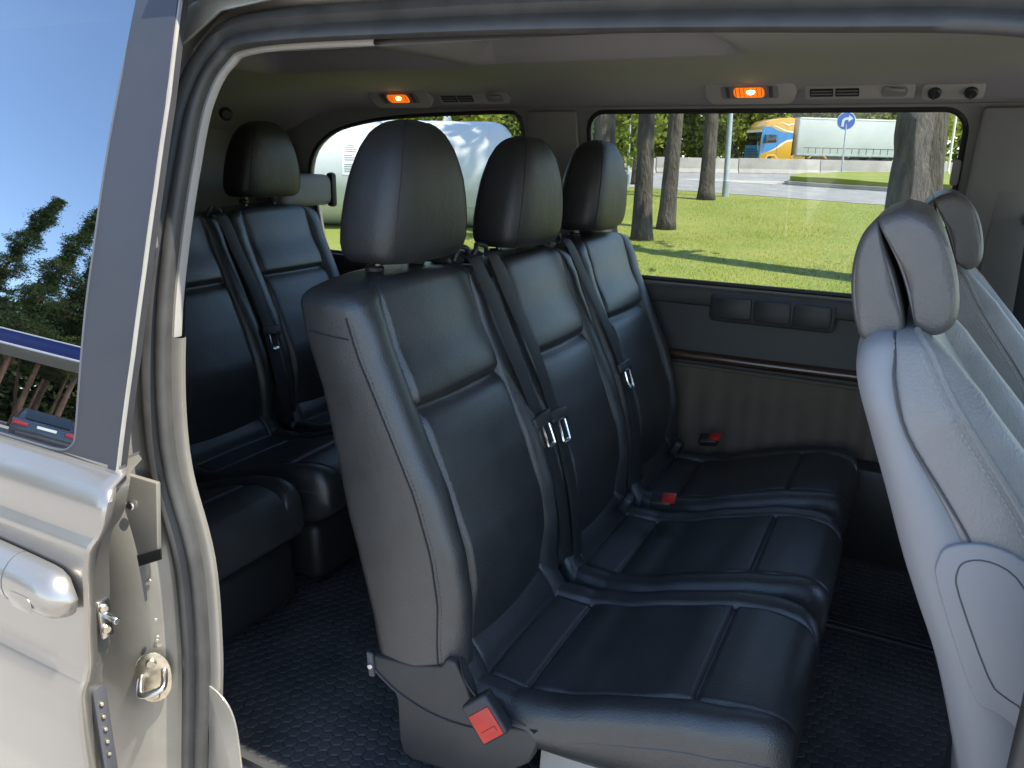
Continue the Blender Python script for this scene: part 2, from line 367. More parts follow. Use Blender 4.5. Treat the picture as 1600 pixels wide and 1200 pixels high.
# striker
sc_ = Vector((-1.150, .788, .698))
plate = [(math.cos(a) * .032, math.copysign(abs(math.sin(a)) ** .8, math.sin(a)) * .054) for a in [2 * math.pi * k / 24 for k in range(24)]]
sdir = Vector((.70, -.714, 0)); sx = Vector((.714, .70, 0))
st = prism('striker', plate, lambda a, b, t: sc_ + sx * a + Vector((0, 0, b)) + sdir * (.005 * t), 0, 'zinc', van, .0015)
tube('striker_loop', smooth_path([sc_ + sx * -.020 + sdir * .0 + Vector((0, 0, .006)), sc_ + sx * -.020 + sdir * .03 + Vector((0, 0, -.004)), sc_ + sx * -.013 + sdir * .042 + Vector((0, 0, -.008)), sc_ + sx * .016 + sdir * .042 + Vector((0, 0, -.002)), sc_ + sx * .022 + sdir * .03 + Vector((0, 0, .004)), sc_ + sx * .020 + Vector((0, 0, .014))], 5), .0062, 'steel', st, 10)
for dz in (.034, -.036): bolt('striker_bolt', sc_ + Vector((0, 0, dz)) + sdir * .004, .0095, sdir, st, 'zinc')
# lower step trim
jp([(p_.x, p_.y) for p_ in smooth_path([(-1.066, .680, 0), (-1.040, .672, 0), (-1.016, .655, 0), (-1.000, .620, 0), (-.994, .55, 0), (-.992, .36, 0)], 4)] + [(-1.09, .36)], .001, .004, 'step_trim', 'paint_jamb', .0015)
for q, (jx, jz) in enumerate(((-1.138, .90), (-1.122, .83), (-1.128, .79), (-1.145, .77))): bolt('jamb_plug', (jx, .84 - .042 + (jx + 1.14) * -.6, jz), .004, (0.7, -.7, 0), van, 'paint_jamb')
# hinge bracket in the upper corner
prism('rail_bracket', [(-1.14, 1.80), (-1.10, 1.83), (-1.07, 1.76), (-1.09, 1.70)], lambda a, b, t: (a, yn(b) - .055 - .012 * t, b), 0, 'dark_grey', van, .003)
prism('rail_gusset', [(-1.12, 1.87), (-.86, 1.895), (-.83, 1.872), (-1.0, 1.855), (-1.08, 1.80)], lambda a, b, t: (a, yn(b) - .052 - .008 * t, b), 0, 'paint_jamb', van, .003)
# --- outer side panel behind the pillar, lower sill
rows = []
for z in np.linspace(.40, 1.86, 30):
    rows.append([(x, yn(z, .800) - .0, z) for x in np.linspace(-2.45, -1.20, 8)])
surf('side_panel', rows, 'paint', van)
box('sill', (-.40, .845, .36), (1.14, .10, .10), 'paint_jamb', van, .01)
box('underbody', (-.6, 1.72, .38), (3.7, 1.40, .12), 'dark_grey', van, .02)

# --- roof and headliner
def hl(x, y):
    # cross-section of the roof lining, near edge to far edge
    z = interp(y, [.985, 1.02, 1.10, 1.25, 1.65, 2.05, 2.17, 2.25, 2.31, 2.345], [1.800, 1.826, 1.850, 1.862, 1.868, 1.866, 1.858, 1.842, 1.814, 1.790])
    def rec(x0, x1, y0, y1, d, s=.012):
        f = lambda v, a, b: 1 / (1 + math.exp(-(v - a) / s * 2.2)) * 1 / (1 + math.exp(-(b - v) / s * 2.2))
        return d * f(x, x0, x1) * f(y, y0, y1)
    z += rec(-1.72, -1.09, 1.20, 1.80, .055) + rec(-1.00, -.40, 1.20, 1.77, .055)
    z -= .16 * max(0, (-1.85 - x) / .55) ** 2
    return z
xs = sorted(set(list(np.linspace(-2.40, 1.25, 60)) + [-1.76, -1.74, -1.72, -1.70, -1.68, -1.13, -1.11, -1.09, -1.07, -1.05, -1.04, -1.02, -1.0, -.98, -.96, -.44, -.42, -.40, -.38, -.36]))
ys = sorted(set(list(np.linspace(.985, 2.345, 50)) + [1.16, 1.18, 1.20, 1.22, 1.75, 1.77, 1.79, 1.80, 1.82, 1.84]))
rows = [[(x, y, hl(x, y)) for y in ys] for x in xs]
surf('headliner', rows, 'headliner', van)
rows = [[(x, y, 1.93 + .02 * (1 - ((y - 1.65) / .78) ** 2) - (.03 if y in (.87, 2.43) else 0)) for y in ((.87, .92) if x > -1.09 else (.975, .985)) + (1.2, 1.65, 2.1, 2.38, 2.43)] for x in (-2.46, -1.8, -1.3, -1.12, -1.06, -.9, -.5, 0, .5, .9, 1.30)]
surf('roof', rows, 'paint', van)

# --- far side wall: upper window panel with two windows, lower trim
def ff(x, z): return ((x, yf(z), z), (0, .03, 0))
FW = rrect(-.955, .072, 1.276, 1.787, .055, 6)                     # middle window
RWp = [(-2.14, 1.36), (-2.14, 1.49), (-2.145, 1.56), (-2.09, 1.655), (-1.98, 1.722), (-1.83, 1.757), (-1.65, 1.776), (-1.45, 1.784), (-1.235, 1.788), (-1.200, 1.776), (-1.186, 1.74), (-1.19, 1.45), (-1.20, 1.31), (-1.225, 1.276), (-1.3, 1.27), (-2.09, 1.265), (-2.13, 1.29)]
RW = [(p.x, p.y) for p in smooth_path([(a, b, 0) for a, b in RWp], 3, True)]
DW = rrect(.30, .98, 1.276, 1.74, .05, 5)                           # front door window
sheet('side_wall_upper', [(-2.40, 1.235), (1.0, 1.235), (1.0, 1.80), (-2.40, 1.80)], [FW[::-1], RW[::-1], DW[::-1]], ff, 1, 'trim_grey', van, cuts=.04)
def window(poly, name):
    g = sheet(name, poly, [], lambda x, z: ((x, yf(z) + .016, z), (0, .004, 0)), 1, 'window_glass', van, cuts=.06)
    tube('window_seal', [(x, yf(z) + .004, z) for x, z in poly], .008, 'black_trim', g, 6, True)
    return g
window(FW, 'window'); window(RW, 'window'); window(DW, 'window')
# window latch on the far edge
prism('window_latch', rrect(.056, .076, 1.60, 1.665, .008, 3), lambda a, b, t: (a, yf(b) - .004 - .012 * t, b), 0, 'trim_grey', van, .003)
# lower wall
def lw(name, x0, x1, z0, z1, y, mat, th=.03, bev=.004):
    return prism(name, [(x0, z0), (x1, z0), (x1, z1), (x0, z1)], lambda a, b, t: (a, y + th * t, b), 0, mat, van, bev)
lw('side_wall_lower', -2.40, 1.0, .45, 1.238, 2.455, 'trim_dark', .05)
lw('beltline_trim', -2.40, .95, 1.205, 1.262, 2.425, 'trim_dark', .03, .012)
# storage lids
sb = lw('storage_surround', -.545, -.175, 1.165, 1.250, 2.408, 'trim_dark', .04, .012)
for x0, x1 in ((-.535, -.415), (-.408, -.30), (-.293, -.185)):
    prism('storage_lid', rrect(x0, x1, 1.178, 1.244, .010, 3), lambda a, b, t: (a, 2.400 + .012 * t, b), 0, 'black_plastic', sb, .003)
tube('wood_trim', [(x, 2.450, 1.038 + .004 * math.sin(x * 3)) for x in np.linspace(-2.3, .5, 30)], .017, 'wood_trim', van, 10)
# pleated lower lining
xs = np.linspace(-2.3, .45, 420); rows = []
for z in np.linspace(.47, 1.005, 14):
    ph = (z - .47) / .535
    rows.append([(x, 2.440 - .005 * math.sin(x * 2 * math.pi / .058 + 1.9 * math.sin(x * 7.3) + 1.1 * math.sin(x * 17) + .9 * ph) * (1 - ph * .6) * (1.1 + .5 * math.sin(x * 5.1)) - .018 * math.sin(ph * math.pi), z) for x in xs])
surf('pleated_lining', rows, 'trim_brown', van)
tube('lining_edge', [(x, 2.438, 1.004) for x in np.linspace(-2.3, .45, 20)], .006, 'trim_brown', van, 6)
# side heater box and far wheel-side ledge, dark
lw('wall_ledge', -.16, .40, .47, .79, 2.34, 'black_plastic', .10, .02)
# far middle pillar (between the seat rows) and front pillar
prism('middle_pillar', [(.095, 1.21), (.30, 1.21), (.29, 1.79), (.10, 1.79)], lambda a, b, t: (a, yf(b) - .03 + .035 * t, b), 0, 'trim_grey', van, .012)
prism('pillar_panel', [(.16, 1.20), (.285, 1.20), (.27, 1.70), (.165, 1.70)], lambda a, b, t: (a, yf(b) - .038 + .01 * t, b), 0, 'trim_grey', van, .006)
cyl('belt_guide', (.262, yf(1.53) - .06, 1.53), (.262, yf(1.53) - .03, 1.53), .028, 'black_plastic', van, 18, bevel=.006)
ribbon('pillar_belt', [(.262, 2.29, 1.53), (.275, 2.34, 1.3), (.29, 2.38, 1.0), (.295, 2.40, .7)], (1, 0, 0), .048, .002, 'webbing', van)
prism('rear_pillar', [(-1.155, 1.26), (-.985, 1.26), (-.985, 1.79), (-1.160, 1.79)], lambda a, b, t: (a, yf(b) - .020 + .025 * t, b), 0, 'trim_grey', van, .012)
# rear end: tailgate lining, dark gasket strip, corner trim
rows = [[(-2.39 + .07 * max(0, z - 1.2), y, z) for y in np.linspace(.84, 2.44, 10)] for z in np.linspace(.45, 1.86, 12)]
surf('tailgate_lining', rows, 'trim_grey', van)
box('tailgate_gasket', (-2.335, 1.66, 1.52), (.03, .05, .54), 'black_trim', van, .01)
box('corner_trim', (-2.105, 2.27, 1.512), (.15, .28, .115), 'trim_grey', van, .03, seg=4)
box('corner_trim_edge', (-2.04, 2.405, 1.512), (.035, .030, .130), 'black_trim', van, .012)
cyl('belt_guide', (-2.20, 2.05, 1.775), (-2.17, 2.03, 1.768), .022, 'black_plastic', van, 18, bevel=.008)
box('rear_shelf', (-2.22, 1.65, 1.10), (.20, 1.5, .30), 'trim_dark', van, .04, seg=3)
# near inner wall, closing the cabin behind the pillar
rows = [[(x, yn(z, .90), z) for x in np.linspace(-2.40, -1.13, 6)] for z in np.linspace(.45, 1.80, 16)]
surf('side_lining', rows, 'trim_dark', van)
# firewall and dashboard block far in front (out of the picture, keeps the cabin closed below the windscreen)
box('dashboard', (1.15, 1.65, .78), (.30, 1.55, .58), 'trim_dark', van, .05, seg=3)
# near front door, closed, with its window
sheet('front_door', [(.16, .42), (1.3, .42), (1.3, 1.86), (.10, 1.86), (.16, 1.60), (.19, 1.2)], [rrect(.27, 1.18, 1.25, 1.72, .06, 5)[::-1]], lambda x, z: ((x, yn(z, .80), z), (0, .03, 0)), 1, 'paint', van, cuts=.06)
sheet('front_door_glass', rrect(.26, 1.19, 1.24, 1.73, .06, 5), [], lambda x, z: ((x, yn(z, .815), z), (0, .004, 0)), 1, 'window_glass', van, cuts=.06)
# --- roof lamps
def roof_unit(x0, x1, name, z0=1.824, z1=1.858, y=2.262, mat='headliner', r=.012, dep=.02):
    # plate on the sloping cove: u along x, v up the slope
    fn = lambda a, b, t: (a, y + (b - z0) * -1.15 + .01 - dep * .5 * t, b - .012 * t)
    return prism(name, rrect(x0, x1, z0, z1, r, 5), fn, 0, mat, van, .003), fn
def lamp(xc):
    p, fn = roof_unit(xc - .120, xc + .120, 'reading_lamp', 1.812, 1.868, 2.285, 'trim_light', .027, .028)
    o1 = prism('lamp_recess', rrect(xc - .075, xc + .075, 1.826, 1.855, .006, 3), lambda a, b, t: Vector(fn(a, b, 1)) + Vector((0, -.001 - .002 * t, -.001)), 0, 'trim_grey', p, .001)
    for (a, b) in ((-.062, -.052), (.052, .062)): prism('lamp_switch', rrect(xc + a, xc + b, 1.828, 1.853, .002, 2), lambda a, b, t: Vector(fn(a, b, 1)) + Vector((0, -.003 - .003 * t, -.001)), 0, 'dark_grey', p, .001)
    prism('lamp_lens', rrect(xc - .040, xc + .040, 1.829, 1.852, .009, 5), lambda a, b, t: Vector(fn(a, b, 1)) + Vector((0, -.003 - .008 * t, -.002)), 0, 'amber_glow', p, .003)
    c = Vector(fn(xc + .006, 1.842, 1)) + Vector((0, -.0125, -.001))
    bm = bmesh.new(); bmesh.ops.create_uvsphere(bm, u_segments=16, v_segments=10, radius=.0085)
    for v in bm.verts: v.co = Vector((v.co.x * 1.3, v.co.y * .35, v.co.z)) + c
    from_bm('lamp_bulb', bm, 'amber_core', p)
    for q in range(7):
        xq = xc - .034 + q * .0113; prism('lens_rib', rrect(xq - .0011, xq + .0011, 1.830, 1.851, .001, 1), lambda a, b, t: Vector(fn(a, b, 1)) + Vector((0, -.0108 - .0012 * t, -.002)), 0, 'amber_lens', p, 0)
    return p
lamp(-1.60); lamp(-.455)
def vent(x0, x1, hook):
    p, fn = roof_unit(x0, x1, 'ceiling_vent', 1.822, 1.852, 2.285, 'trim_light', .006, .022)
    w_ = (x1 - x0)
    for k in (0, 1):
        a0 = x0 + .012 + k * w_ * .24
        lo_ = prism('louvre_opening', rrect(a0, a0 + w_ * .22, 1.828, 1.846, .002, 2), lambda a, b, t: Vector(fn(a, b, 1)) + Vector((0, -.0005 - .001 * t, 0)), 0, 'black_trim', p, 0)
        for q in range(2):
            zc = 1.8335 + q * .0065
            prism('louvre', [(a0 + .003, zc - .0012), (a0 + w_ * .22 - .003, zc - .0012), (a0 + w_ * .22 - .003, zc + .0012), (a0 + .003, zc + .0012)], lambda a, b, t: Vector(fn(a, b, 1)) + Vector((0, -.001 - .003 * t, 0)), 0, 'trim_grey', lo_, 0)
    if hook:
        hx = x0 + w_ * .82
        hk = prism('coat_hook', rrect(hx - .03, hx + .03, 1.826, 1.848, .009, 4), lambda a, b, t: Vector(fn(a, b, 1)) + Vector((0, -.0005 - .002 * t, 0)), 0, 'trim_grey', p, .001)
        tube('hook_bar', smooth_path([Vector(fn(hx - .022, 1.846, 1)) + Vector((0, -.004, 0)), Vector(fn(hx, 1.842, 1)) + Vector((0, -.014, -.002)), Vector(fn(hx + .022, 1.840, 1)) + Vector((0, -.004, 0))], 5), .004, 'headliner', hk, 8)
vent(-1.455, -1.20, True); vent(-.315, -.055, True)
p, fn = roof_unit(-.04, .095, 'knob_panel', 1.818, 1.850, 2.285, 'trim_light', .008, .022)
for kx in (-.012, .066):
    kb = Vector(fn(kx, 1.835, 1)); k_ = cyl('knob', kb, kb + Vector((0, -.010, -.008)), .015, 'black_plastic', p, 16, bevel=.003)
    box('knob_grip', kb + Vector((0, -.012, -.010)), (.004, .006, .022), 'black_plastic', k_, .0015)

# --- open sliding door outside the body, to the left
def yd(z): return .640 + .6 * cz(z) + .22 * max(0, z - 1.2)
EDGE = [(2.05, -1.06), (1.862, -1.02), (1.724, -.993), (1.591, -.978), (1.477, -.969), (1.364, -.964), (1.266, -.964), (1.206, -.964), (1.198, -.948), (1.185, -.934), (1.156, -.936), (1.111, -.956), (1.066, -.975), (.952, -1.002), (.907, -1.008), (.852, -1.018), (.71, -1.038), (.45, -1.06)]
EZ = [e[0] for e in EDGE][::-1]; EX = [e[1] for e in EDGE][::-1]
PROF = [(1.87, yd(1.87)), (1.212, yd(1.212)), (1.207, .637), (1.202, .626), (1.194, .613), (1.18, .603), (1.16, .597), (1.138, .595), (1.126, .591), (1.117, .584), (1.107, .581), (1.092, .582), (1.0, .587), (.90, .586), (.876, .581), (.862, .574), (.846, .572), (.78, .573), (.65, .580), (.45, .600)]
PZ = [e[0] for e in PROF][::-1]; PY = [e[1] for e in PROF][::-1]
def ysk(z): return yd(z) if z > 1.2 else interp(z, PZ, PY)
def xe(z): return interp(z, EZ, EX)
zs_ = sorted(set([p_[0] for p_ in PROF[1:]] + list(np.linspace(.45, 1.19, 36)) ))
rows = []
for z in zs_:
    e = xe(z); y = ysk(z)
    rows.append([(x, y, z) for x in np.linspace(-2.15, e - .04, 12)] + [(e - .02, y, z), (e - .006, y + .0005, z), (e - .001, y + .004, z), (e, y + .010, z), (e - .002, y + .016, z), (e - .012, y + .022, z), (e - .022, y + .024, z), (e - .026, y + .030, z), (e - .028, y + .058, z)])
sd = surf('sliding_door', rows, 'paint', van, angle=30)
# window surround (dark paint) with the glass opening
def fd(off=0.0): return lambda x, z: ((x, yd(z) + off, z), (0, .02, 0))
GL = [(-1.130, 1.97), (-1.105, 1.742), (-1.095, 1.617), (-1.085, 1.511), (-1.079, 1.419), (-1.070, 1.329), (-1.063, 1.245), (-1.067, 1.225), (-1.085, 1.214), (-1.12, 1.211), (-2.03, 1.212), (-2.06, 1.25), (-2.06, 1.97)]
GLs = [GL[0]] + [(p_.x, p_.y) for p_ in smooth_path([(a, b, 0) for a, b in GL[1:10]], 5)] + GL[10:]
sheet('window_surround', [(xe(z) - .004, z) for z in np.linspace(2.02, 1.207, 22)] + [(-2.14, 1.205), (-2.14, 2.02)], [GLs], fd(), 1, 'window_frame_paint', sd, cuts=.03)
gl_z = [q[1] for q in GLs[:-3]][::-1]; gl_x = [q[0] for q in GLs[:-3]][::-1]; rows = []
for z in np.linspace(1.2115, 1.968, 96):
    xr_ = interp(z, gl_z, gl_x); rows.append([(xr_ + .003 + (-2.06 - xr_) * t, yd(z) + .004, z) for t in np.linspace(0, 1, 12)])
surf('door_window', rows, 'door_glass', sd)
tube('glass_edge', [(a, yd(b) + .001, b) for a, b in GLs[:-2]], .0026, 'dark_grey', sd, 6)
# inner frame of the door edge beside the dark surround
rows = []
for z in np.linspace(1.206, 2.02, 26):
    e = xe(z); y = yd(z)
    rows.append([(e - .006, y + .001, z), (e - .002, y + .003, z), (e - .001, y + .007, z), (e - .006, y + .012, z), (e - .020, y + .014, z), (e - .024, y + .030, z)])
surf('door_edge_frame', rows, 'paint_jamb', sd, angle=30)
# handle
hz, hx_ = 1.030, -1.155
secs = []
for k in range(22):
    t = k / 21; x = -1.34 + t * .355
    end = min(1, (1 - t) / .13); r_ = math.sqrt(max(0.0004, 1 - (1 - end) ** 2)); beg = 1
    hh, dd = .041 * r_ * (.92 + .08 * math.sin(t * 3)), .036 * (.25 + .75 * r_)
    cy = ysk(hz) - .012
    secs.append([(x, cy - dd * max(-.35, math.sin(a)) * (1 if math.sin(a) > 0 else .6), hz + .012 - t * .012 + hh * math.cos(a)) for a in [2 * math.pi * q / 20 for q in range(20)]])
hd = loft('door_handle', secs, 'paint', sd, angle=60)
js = [[(p_[0], cy + (p_[1] - cy) * 1.006, hz + (p_[2] - hz) * 1.006) for p_ in sec_] for sec_ in secs[14:15]][0]
loft('handle_joint', [[(q[0] + dx_, q[1], q[2]) for q in js] for dx_ in (-.0012, .0012)], 'dark_grey', hd)
prism('lock_cover', rrect(-1.090, -1.035, hz - .020, hz + .006, .012, 5), lambda a, b, t: (a, ysk(hz) - .0475 - .0012 * t, b), 0, 'paint', hd, .0006)
# latch hardware on the door's front edge
ex = xe(.955) - .024
lt = box('door_latch', (ex + .004, ysk(.93) + .046, .955), (.006, .020, .066), 'steel', sd, .003)
for dz in (.020, -.016): bolt('latch_bolt', (ex + .006, ysk(.93) + .044, .955 + dz), .0075, (1, -.3, 0), lt, 'zinc')
cyl('latch_pin', (ex + .004, ysk(.93) + .050, .958), (ex + .034, ysk(.93) + .046, .959), .0055, 'steel', lt, 10, bevel=.001)
ct = prism('contact_block', rrect(0, .022, .655, .830, .010, 4), lambda a, b, t: (xe(.8) - .028 + .010 * t, ysk(.8) + .036 + a, b), 0, 'dark_grey', sd, .003)
for k in range(5):
    c = (xe(.8) - .019, ysk(.8) + .047, .800 - k * .024); cyl('contact_pin', c, (c[0] + .006, c[1] - .002, c[2]), .0035, 'zinc', ct, 8, bevel=.001)

# ================================================================== FLOOR MAT
def mat_mesh():
    # rubber mat with rows of raised lozenge studs, all one moulded sheet
    V, F = [], []
    x0, x1, y0, y1 = -2.30, .95, .87, 2.36
    V += [(x0, y0, FLOOR), (x1, y0, FLOOR), (x1, y1, FLOOR), (x0, y1, FLOOR)]; F.append((0, 1, 2, 3))
    px, rs_ = .0270, .0235; hexa = [(math.cos(R(30 + 60 * k)), math.sin(R(30 + 60 * k))) for k in range(6)]
    r = 0; y = y0 + .03
    while y < y1 - .03:
        x = x0 + .03 + (px / 2 if r % 2 else 0)
        while x < x1 - .03:
            b = len(V); h = .0017
            for a, c in hexa: V.append((x + a * .0149, y + c * .0149, FLOOR + .0002))
            for a, c in hexa: V.append((x + a * .0116, y + c * .0116, FLOOR + h))
            V.append((x, y, FLOOR + h * 1.25))
            for k in range(6): F.append((b + k, b + (k + 1) % 6, b + 6 + (k + 1) % 6, b + 6 + k)); F.append((b + 6 + k, b + 6 + (k + 1) % 6, b + 12))
            x += px
        y += rs_; r += 1
    o = mk('floor_mat', V, F, 'rubber_mat', None, (-.6, 1.6, FLOOR), smooth=False)
    return tag(o, 'black rubber mat with raised stud pattern covering the van floor', 'floor mat')
mat_mesh()
box('floor_pan', (-.68, 1.665, FLOOR - .012), (3.3, 1.585, .020), 'dark_grey', van, 0)
# seat rails let into the floor, cable duct along the far side
def rail(y):
    t = box('floor_rail', (-.45, y, FLOOR + .004), (2.6, .034, .006), 'black_trim', van, .001)
    for s in (-1, 1): box('rail_lip', (-.45, y + s * .011, FLOOR + .0075), (2.6, .006, .004), 'dark_grey', t, .001)
rail(1.93)

# ================================================================== BLACK SEATS (middle and rear rows)
YC, WH = 1.22, .224
def xr(z): return interp(z, [.70, .74, .82, 1.02, 1.258, 1.36, 1.44], [-.785, -.79, -.80, -.85, -.895, -.928, -.94])
def xs_(z): return interp(z, [.70, .80, .89, .98, 1.087, 1.206, 1.332, 1.40, 1.45], [-.625, -.632, -.630, -.643, -.676, -.731, -.785, -.806, -.818])
def G(d, w_): return math.exp(-(d / w_) ** 2)
SEAM = .150
def bulge(y, z):
    a = abs(y)
    k = min(1, max(0, (WH - a) / (WH - SEAM)))
    side = .024 * math.sin(min(1, k * 1.02) * math.pi) ** .8 if a > SEAM else 0
    side *= (.75 + .45 * min(1, max(0, (1.15 - z) / .3)))
    pan = 0
    if a <= SEAM:
        pan = .005 + .009 * (1 - (a / SEAM) ** 2)
        dz = (z - 1.217)
        pan -= .016 * G(dz, .011); pan += .007 * G(dz - .05, .035) + .005 * G(dz + .05, .04)
        pan += .012 * G(z - .93, .10)
    g = -.0075 * G(a - SEAM, .0045)
    e = .012 * G(WH - a, .012)
    fade = min(1, max(0, (1.44 - z) / .06))
    return (side + pan + g) * (.3 + .7 * fade) - e * .5
def back_sections():
    ysf = []
    for y in list(np.linspace(-WH, WH, 33)): ysf.append(y)
    for s in (-1, 1):
        for d in (-.010, -.006, -.003, 0, .003, .006, .010): ysf.append(s * SEAM + d)
        for d in (.002, .005, .009, .014): ysf.append(s * (WH - d))
    ysf = sorted(set(round(v, 5) for v in ysf))
    zt = 1.440; r = .024
    zl = sorted(set([round(v, 4) for v in list(np.linspace(.735, zt - r, 40)) + [1.217 + d for d in (-.03, -.02, -.013, -.008, -.004, 0, .004, .008, .013, .02, .03)]]))
    zl += [zt - r + r * math.sin(a) for a in np.linspace(.2, math.pi / 2, 7)]
    secs = []
    def sec(z, ins, scale=1.0):
        P = []; w0 = WH - ins
        # front surface, +y to -y ; then near side to rear, rear, far side
        for y in ysf[::-1]:
            yy = y * (w0 / WH); x = xs_(z) + bulge(y, z) - ins * .9
            ed = max(0, (abs(y) - (WH - .014)) / .014); x -= .014 * (1 - math.sqrt(max(0, 1 - ed * ed)))
            P.append((x, yy, z))
        xf_, xb = P[-1][0], xr(z) + ins * .9
        for k in range(1, 7): t = k / 7; P.append((xf_ + (xb + .02 - xf_) * t, -w0 - .004 * math.sin(t * math.pi), z))
        for a in np.linspace(0, math.pi / 2, 5): P.append((xb + .02 - .02 * math.sin(a), -w0 + .02 - .02 * math.cos(a), z))
        for k in range(1, 8): t = k / 8; P.append((xb, (-w0 + .02) + (2 * w0 - .04) * t, z))
        for a in np.linspace(0, math.pi / 2, 5): P.append((xb + .02 - .02 * math.cos(a), w0 - .02 + .02 * math.sin(a), z))
        for k in range(1, 7): t = k / 7; P.append((xb + .02 + (xf_ - xb - .02) * t, w0 + .004 * math.sin(t * math.pi), z))
        if scale < 1:
            cx = sum(p_[0] for p_ in P) / len(P); P = [(cx + (p_[0] - cx) * scale, p_[1] * scale, p_[2]) for p_ in P]
        out = []
        for x, y, zz in P:
            cr = .024 * (min(1, abs(y) / WH)) ** 3 * min(1, max(0, (zz - 1.2) / .24))
            nn = noise.noise(Vector((x * 9, (y + 3) * 9, zz * 9))) * .0010
            out.append((x + nn, YC + y + nn * .6, zz - cr))
        return out
    secs.append(sec(.735, .02)); secs.append(sec(.738, .008))
    for z in zl:
        ins = 0 if z <= zt - r else r - math.sqrt(max(0, r * r - (z - (zt - r)) ** 2))
        secs.append(sec(z, ins))
    for s in (.75, .45, .1): secs.append(sec(zt, r, s))
    return secs
def cz_top(x): return interp(x, [-.70, -.63, -.605, -.585, -.51, -.42, -.35, -.21, -.12, -.05], [.800, .790, .765, .732, .728, .748, .775, .818, .832, .828])
CWR = .205
def cushion_sections():
    cx = [-.500, -.205, -.588]
    xsn = sorted(set([round(v, 4) for v in list(np.linspace(-.68, -.098, 44)) + [c + d for c in cx for d in (-.012, -.008, -.005, -.0025, 0, .0025, .005, .008, .012)]]))
    rr = .048; xF = -.046
    xsn += [xF - rr + rr * math.sin(a) for a in np.linspace(.12, math.pi / 2, 9)]
    ysn = list(np.linspace(-1, 1, 33)) + [s * (.70 + d) for s in (-1, 1) for d in (-.05, -.03, -.015, 0, .015, .03, .05)] + [s * (1 - d) for s in (-1, 1) for d in (.012, .03, .05, .08)]
    ysn = sorted(set(round(v, 4) for v in ysn)); secs = []
    for x in xsn:
        fr_ = 0 if x <= xF - rr else rr - math.sqrt(max(0, rr * rr - (x - (xF - rr)) ** 2))
        hw = interp(x, [-.68, -.6, -.45, -.15, -.046], [.205, .215, .226, .220, .195]); P = []
        hw -= fr_ * .35
        zb = interp(x, [-.68, -.4, -.1, -.046], [.655, .665, .690, .705]) + fr_ * .5
        zc = cz_top(x) - fr_
        for v in ysn:
            a = abs(v); y = v * hw
            side = .011 * math.sin(min(1, max(0, (1 - a) / .30)) * math.pi) ** .7 if a > .70 else 0
            pan = .003 * (1 - (a / .70) ** 2) if a <= .70 else 0
            gr = -.006 * G((a - .70) * hw, .0042)
            cr = 0
            if a < .70: cr = -.008 * (G(x + .500, .0055) + G(x + .205, .0055) + .8 * G(x + .588, .006)) + .005 * (G(x + .46, .03) + G(x + .245, .03) + G(x + .16, .03))
            ed = max(0, (a - .86) / .14); drop = .026 * (1 - math.sqrt(max(0, 1 - ed * ed)))
            wr = noise.noise(Vector((x * 14, y * 14, 3.1))) * .0012 + (noise.noise(Vector((x * 30, y * 8, 8.7))) * .0030 if a > .72 and x < -.42 else 0)
            k = 1 - min(1, fr_ / rr) * .7
            P.append((x, YC + y, zc + (side + pan + gr + cr + wr) * k - drop))
        zl, zr_ = P[0][2], P[-1][2]
        for k in range(1, 6): t = k / 6; P.append((x, YC + hw + .006 * math.sin(t * math.pi) - .01 * t * t, zr_ + (zb - zr_) * t))
        for v in np.linspace(1, -1, 9): P.append((x, YC + v * (hw - .012), zb))
        for k in range(5, 0, -1): t = k / 6; P.append((x, YC - hw - .006 * math.sin(t * math.pi) + .01 * t * t, zl + (zb - zl) * t))
        secs.append(P)
    return secs
def headrest_sections(cx, cy, z0, z1, wmax=.142, dmax=.070):
    secs = []; S = [0, .004, .02, .05, .09, .14, .2, .27, .35, .43, .51, .59, .67, .74, .80, .855, .90, .935, .962, .982, .994, 1.0]
    for s in S:
        z = z0 + (z1 - z0) * s
        wv = interp(s, [0, .05, .12, .25, .45, .6, .72, .82, .9, .95, .98, 1], [.112, .124, .129, .128, .120, .110, .099, .086, .071, .057, .042, .016]) / .128 * wmax
        dv = interp(s, [0, .05, .12, .3, .6, .8, .9, .95, .98, 1], [.050, .060, .064, .064, .059, .050, .041, .033, .023, .009]) / .064 * dmax
        if s == 0: wv *= .6; dv *= .5
        P = []; n = 48
        for k in range(n):
            a = 2 * math.pi * k / n; c, s_ = math.cos(a), math.sin(a); e = 2 / 3.8
            P.append((cx + .012 * s + dv * math.copysign(abs(c) ** e, c) + (.006 if c > 0 else 0) * math.sin(s * math.pi), cy + wv * math.copysign(abs(s_) ** e, s_), z + .004 * abs(s_) * (1 - s)))
        secs.append(P)
    return secs
def seam_lines(parent):
    # near side: seam between side panel and front bolster, and the cap seam
    for s in (-1, 1):
        tube('seam', [(xs_(z) - .0195, YC + s * (WH + .0006), z - .024 * max(0, (z - 1.2) / .24)) for z in np.linspace(.76, 1.405, 26)], .0016, 'leather_seam', parent, 5)
        tube('seam', [(xr(1.375) + .022 + (xs_(1.375) - xr(1.375) - .046) * t, YC + s * (WH + .0012 + .003 * math.sin(t * math.pi)), 1.354 - .006 * t) for t in np.linspace(0, 1, 8)], .0016, 'leather_seam', parent, 5)
